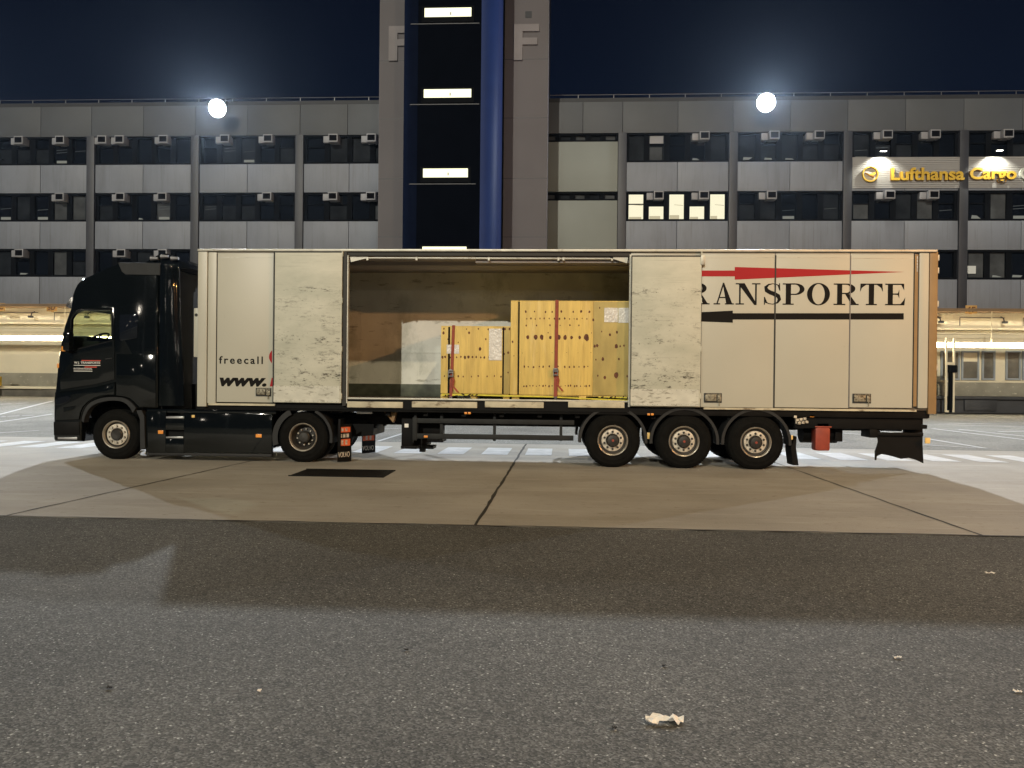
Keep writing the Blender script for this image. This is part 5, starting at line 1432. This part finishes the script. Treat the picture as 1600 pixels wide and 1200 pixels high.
# lettering
YL = YC - .0165
mb = MB(); text_into(mb, 'W.J. TRANSPORTE', U(116.5, YC), U(157, YC), Z(136, 569.5, YC), Z(136, 565, YC), YL, .002, .01); mb.box(U(116, YC), U(157.5, YC), YL - .002, YL, Z(136, 571.3, YC), Z(136, 570.5, YC))
obj('lettering', mb, M['white_paint'], tk, smooth=False)
mb = MB(); mb.box(U(116, YC), U(145, YC), YL - .002, YL, Z(130, 580.3, YC), Z(130, 579.3, YC)); text_into(mb, 'INTERNATIONAL', U(116, YC), U(145, YC), Z(130, 577.6, YC), Z(130, 574.8, YC), YL, .002)
obj('lettering', mb, M['white_paint'], tk, smooth=False)
mb = MB(); mb.box(U(128, YC), U(158, YC), YL - .002, YL, Z(140, 564, YC), Z(140, 562.8, YC)); mb.box(U(133, YC), U(152, YC), YL - .003, YL, Z(145, 574.3, YC), Z(145, 572.8, YC)); obj('red_lines', mb, M['red_text'], tk, smooth=False)
mb = MB(); text_into(mb, '500', U(183.5, YC), U(200, YC), Z(192, 588, YC), Z(192, 582, YC), YC - .0005, .006, .02, .2); mb.box(U(203, YC), U(213, YC), YC - .0065, YC - .0005, Z(207, 583, YC), Z(207, 581.6, YC)); obj('badge', mb, M['chrome'], tk, smooth=False)
# chassis side skirt with two step recesses
def CB(mb, xa, xb, ya, yb, y0, y1, bev=.01, mi=0):
    xm = (xa + xb) / 2; mb.box(U(xa, YC), U(xb, YC), y0, y1, Z(xm, yb, YC), Z(xm, ya, YC), mi, bev)
mb = MB()
CB(mb, 227.5, 258.5, 643, 708, YC + .02, YC + .10, .012); CB(mb, 287, 425, 646, 708, YC + .02, YC + .10, .012); CB(mb, 258.5, 287, 654.5, 672, YC + .02, YC + .10, .004); CB(mb, 258.5, 287, 685.5, 708, YC + .02, YC + .10, .004); CB(mb, 227, 430, 640, 646, YC + .05, YC + .7, .01)
CB(mb, 258, 288, 645, 700, YC + .30, YC + .33, 0)
obj('side_skirt', mb, M['black_paint'], tk)
mb = MB(); CB(mb, 230, 424, 708.5, 713, YC + .03, YC + .12, .01); obj('skirt_edge', mb, M['black_plastic'], tk)
mb = MB(); CB(mb, 259.5, 286.5, 651, 653.8, YC + .01, YC + .25, .003); obj('step', mb, M['chrome'], tk)
mb = MB(); CB(mb, 259.5, 286, 682.5, 684.8, YC + .01, YC + .25, .003); obj('step', mb, M['chrome'], tk)
mb = MB(); CB(mb, 247, 255, 672.5, 678, YC + .008, YC + .02, .003); obj('marker_lamp', mb, M['orange'], tk)
mb = MB(); CB(mb, 400, 409, 678.5, 683.5, YC + .008, YC + .02, .003); obj('marker_lamp', mb, M['orange'], tk)
mb = MB(); CB(mb, 299.5, 304, 648.5, 652.5, YC + .008, YC + .02, .003); obj('marker_lamp', mb, M['amber'], tk)
mb = MB()
for ya in (YC + .78, YC + 1.55): mb.box(U(120, YC), U(575, YC), ya, ya + .1, .62, .88)
CB(mb, 284, 308, 600, 640, YC + .4, YC + 2, 0)
CB(mb, 120, 240, 640, 660, YC + .5, YC + 2.0, 0)
mb.box(U(235, YC), U(420, YC), YC + .11, YC + .7, .25, .85); mb.box(U(235, YC), U(420, YC), YC + 1.75, YC + 2.35, .25, .85)
mb.prism(poly([(497, 662), (500, 655), (520, 650), (575, 657), (585, 663), (584, 680), (530, 684), (505, 670)], YC + .75), YC + .7, YC + 1.7)
mb.cyl((U(474.5, YC), YC + .3, .49), (U(474.5, YC), YC + CWD - .3, .49), .09, 12)
obj('chassis', mb, M['chassis'], tk)
mb = MB(); mb.prism(poly([(497, 645), (535, 641.5), (548, 643), (520, 648.5), (508, 652), (504, 648)], YC + .9), YC + .85, YC + 1.6); obj('fifth_wheel', mb, M['metal_grey'], tk, smooth=False)
mb = MB(); CB(mb, 547, 572, 643.5, 648.5, YC + .5, YC + .6, .004); obj('rear_bar', mb, M['chrome'], tk)
# coiled air lines behind the cab
mb = MB()
for j, (xx, mi_) in enumerate(((297, 0), (300, 0), (293, 0))):
    L_ = []
    for k in range(90):
        t = k / 89; z = Z(297, 520, YC) + (Z(297, 590, YC) - Z(297, 520, YC)) * t
        L_.append(Vector((U(xx, YC) + .03 * math.cos(t * 70), YC + .7 + .3 * j + .03 * math.sin(t * 70), z)))
    mb.tube(L_, .007, 5, mi_)
obj('air_line', mb, M['red_text'], tk)
# wheels
for (cx_px, st) in ((182.3, 'steer'), (474.3, 'drive')):
    cx = U(cx_px, YC + .07); cz = .478
    wheel(tk, cx, cz, YC + .05, .48, .29, st, 1); wheel(tk, cx, cz, YC + CWD - .05, .48, .29, st, -1)
    if st == 'drive':
        mb = MB(); mb.lathe((cx, YC + .36, cz), [(.27, 0), (.47, .01), (.48, .04), (.48, .24), (.46, .28), (.27, .29)], 40); obj('inner_tyre', mb, M['rubber'], tk)
        mb = MB(); mb.lathe((cx, YC + CWD - .66, cz), [(.27, 0), (.47, .01), (.48, .04), (.48, .24), (.46, .28), (.27, .29)], 40); obj('inner_tyre', mb, M['rubber'], tk)
        for (y0_, y1_) in ((YC + .03, YC + .62), (YC + CWD - .62, YC + CWD - .03)):
            mb = MB()
            arc_guard(mb, cx, cz, .545, R_(-10), R_(64), y0_, y1_); arc_guard(mb, cx, cz, .545, R_(116), R_(196), y0_, y1_, lip=.10)
            mb.box(cx - .25, cx + .25, y0_, y1_, cz + .50, cz + .525, 0, .008)
            obj('mudguard', mb, M['black_plastic'], tk)
# rear mudflaps with reflectors and lettering
def flap(xa, xb, ya, yb, Yf, lab):
    a, b = U(xa, Yf), U(xb, Yf); z1, z0 = Z(xa, ya, Yf), Z(xa, yb, Yf); hgt = z1 - z0
    # the flap hangs across the lorry, turned a little towards the near side
    ang = R_(38)
    def P(u, v, o): return (a + u * (b - a) - o * math.sin(ang), Yf + u * (b - a) * math.tan(R_(50)) - o * math.cos(ang), z0 + v * hgt)
    def blk(u0, u1, v0, v1, o0, o1, mi=0, m_=None):
        m_ = m_ or mb
        m_.add([P(u0, v0, o0), P(u1, v0, o0), P(u1, v1, o0), P(u0, v1, o0), P(u0, v0, o1), P(u1, v0, o1), P(u1, v1, o1), P(u0, v1, o1)], [(0, 1, 2, 3), (7, 6, 5, 4), (0, 4, 5, 1), (1, 5, 6, 2), (2, 6, 7, 3), (3, 7, 4, 0)], mi)
    mb = MB(); blk(0, 1, 0, 1, 0, .012); fl = obj('mudflap', mb, M['chassis'], tk, label=lab, smooth=False)
    for v0, v1 in ((.78, .92), (.42, .60)):
        mb = MB(); blk(.08, .94, v0, v1, .0125, .016); obj('reflector_board', mb, M['red_board'], fl, smooth=False)
    mb = MB()
    for v0, v1 in ((.64, .74),):
        for q in range(3): blk(.16 + q * .25, .34 + q * .25, v0, v1, .0125, .015)
    for q in range(2): blk(.30 + q * .3, .44 + q * .3, .45, .57, .0162, .018); blk(.30 + q * .3, .44 + q * .3, .81, .89, .0162, .018)
    t = MB(); text_into(t, 'VOLVO', 0, 1, 0, 1, 0, 1, .01)
    mb.add([P(.06 + p[0] * .86, .12 + p[2] * .14, .0125 + (-p[1]) * .004) for p in t.v], t.f)
    obj('lettering', mb, M['rim'], fl, smooth=False)
flap(529, 545, 663, 722, YC + .06, 'near mudflap with two orange reflector boards')
flap(567, 583, 660, 710, YC + 1.95, 'far mudflap with orange reflector boards')
mb = MB(); CB(mb, 527.5, 531, 655, 700, YC + .06, YC + .5, .01); obj('flap_bracket', mb, M['chassis'], tk)
mb = MB(); CB(mb, 560, 586, 655, 662, YC + 1.2, YC + 2.3, .01); obj('flap_bracket', mb, M['chassis'], tk)
mb = MB(); p = pt(583, 665, YC + 1.7); mb.box(p.x - .03, p.x + .06, p.y - .03, p.y + .3, p.z - .05, p.z + .05, 0, .01); obj('tail_lamp', mb, M['red_board'], tk)

# ------------------------------------------------------------------ small things on the ground
g = gp(545, 740)
a, b = gp(475, 735), gp(618, 736.5); c, d = gp(622, 745), gp(466, 742)
mb = MB(); x0_, x1_ = a.x + .02, b.x; y0_, y1_ = gp(545, 746).y, gp(545, 735.5).y
mb.box(x0_, x1_, y0_, y1_, -.02, .0125, 1)  # black rectangle with raised bars, set in the concrete
k = x0_ + .03
while k < x1_ - .03: mb.box(k, k + .018, y0_ + .02, y1_ - .02, .0125, .022); k += .045
mb.box(x0_, x1_, y0_ - .02, y0_, 0, .024); mb.box(x0_, x1_, y1_, y1_ + .02, 0, .024)
obj('drain_grate', mb, [M['chassis'], M['debris']], label='long black drain grate in the tan concrete in front of the rear tractor wheel', cat='drain grate', smooth=False)
def litter(x, y, w_, d_, lab, seed, mat_=None, ang=0, name='paper_scrap', cat='litter', h=.02):
    p = gp(x, y); rn = random.Random(seed); nx, ny = 9, 5; mb = MB(); vv = []
    ca, sa = math.cos(ang), math.sin(ang)
    for j in range(ny):
        for i in range(nx):
            u = (i / (nx - 1) - .5) * w_; v = (j / (ny - 1) - .5) * d_ * (1 + .5 * math.sin(i * 1.3))
            u += rn.uniform(-.05, .05) * w_; v += rn.uniform(-.08, .08) * d_
            vv.append((p.x + u * ca - v * sa, p.y + u * sa + v * ca, .008 + rn.uniform(0, 1) ** 1.5 * h))
    mb.add(vv, [(j * nx + i, j * nx + i + 1, (j + 1) * nx + i + 1, (j + 1) * nx + i) for j in range(ny - 1) for i in range(nx - 1)])
    o = obj(name, mb, mat_ or M['paper'], label=lab, cat=cat, smooth=False)
    so = o.modifiers.new('thickness', 'SOLIDIFY'); so.thickness = .0015
    return o
litter(1039, 1130, .175, .05, 'crumpled white and brown paper tissue on the asphalt nearest the viewer', 1, ang=.12, h=.035)
litter(1547, 897, .075, .03, 'small white paper scrap on the shaded asphalt near the right photo border', 2, h=.008)
litter(1402, 1030, .045, .022, 'tiny white paper scrap lying on lit asphalt right of the tissue', 3, h=.01)
litter(1590, 1083, .04, .02, 'tiny white paper scrap at the right photo border', 4, h=.008)
litter(405, 1082, .018, .022, 'tiny pale chip on the asphalt left of centre', 5, h=.008)
for i, (x, y, s_, lab) in enumerate(((635, 1018, .022, 'black speck of grit in the middle of the asphalt'), (171, 1078, .03, 'dark flat scrap on the asphalt at lower left'), (960, 1141, .022, 'black grit speck left of the crumpled tissue'), (1038, 1043, .022, 'black grit speck above the crumpled tissue'))):
    litter(x, y, s_, s_ * .6, lab, 20 + i, M['debris'], name='grit_speck', h=.012)

# ------------------------------------------------------------------ thin volume added to imitate lens glow round the floodlights
mb = MB(); mb.box(-150, 150, -60, 140, -1.2, 34)
hz = obj('halo_volume', mb, M['debris'], kind='stuff', smooth=False)
hm = bpy.data.materials.new('halo_scatter'); hm.use_nodes = True
hn = hm.node_tree; hn.nodes.clear()
ho = hn.nodes.new('ShaderNodeOutputMaterial'); hv = hn.nodes.new('ShaderNodeVolumePrincipled')
hv.inputs['Color'].default_value = (.62, .78, 1, 1); hv.inputs['Density'].default_value = .00005; hv.inputs['Anisotropy'].default_value = .88
hn.links.new(hv.outputs[0], ho.inputs['Volume'])
hz.data.materials.clear(); hz.data.materials.append(hm)
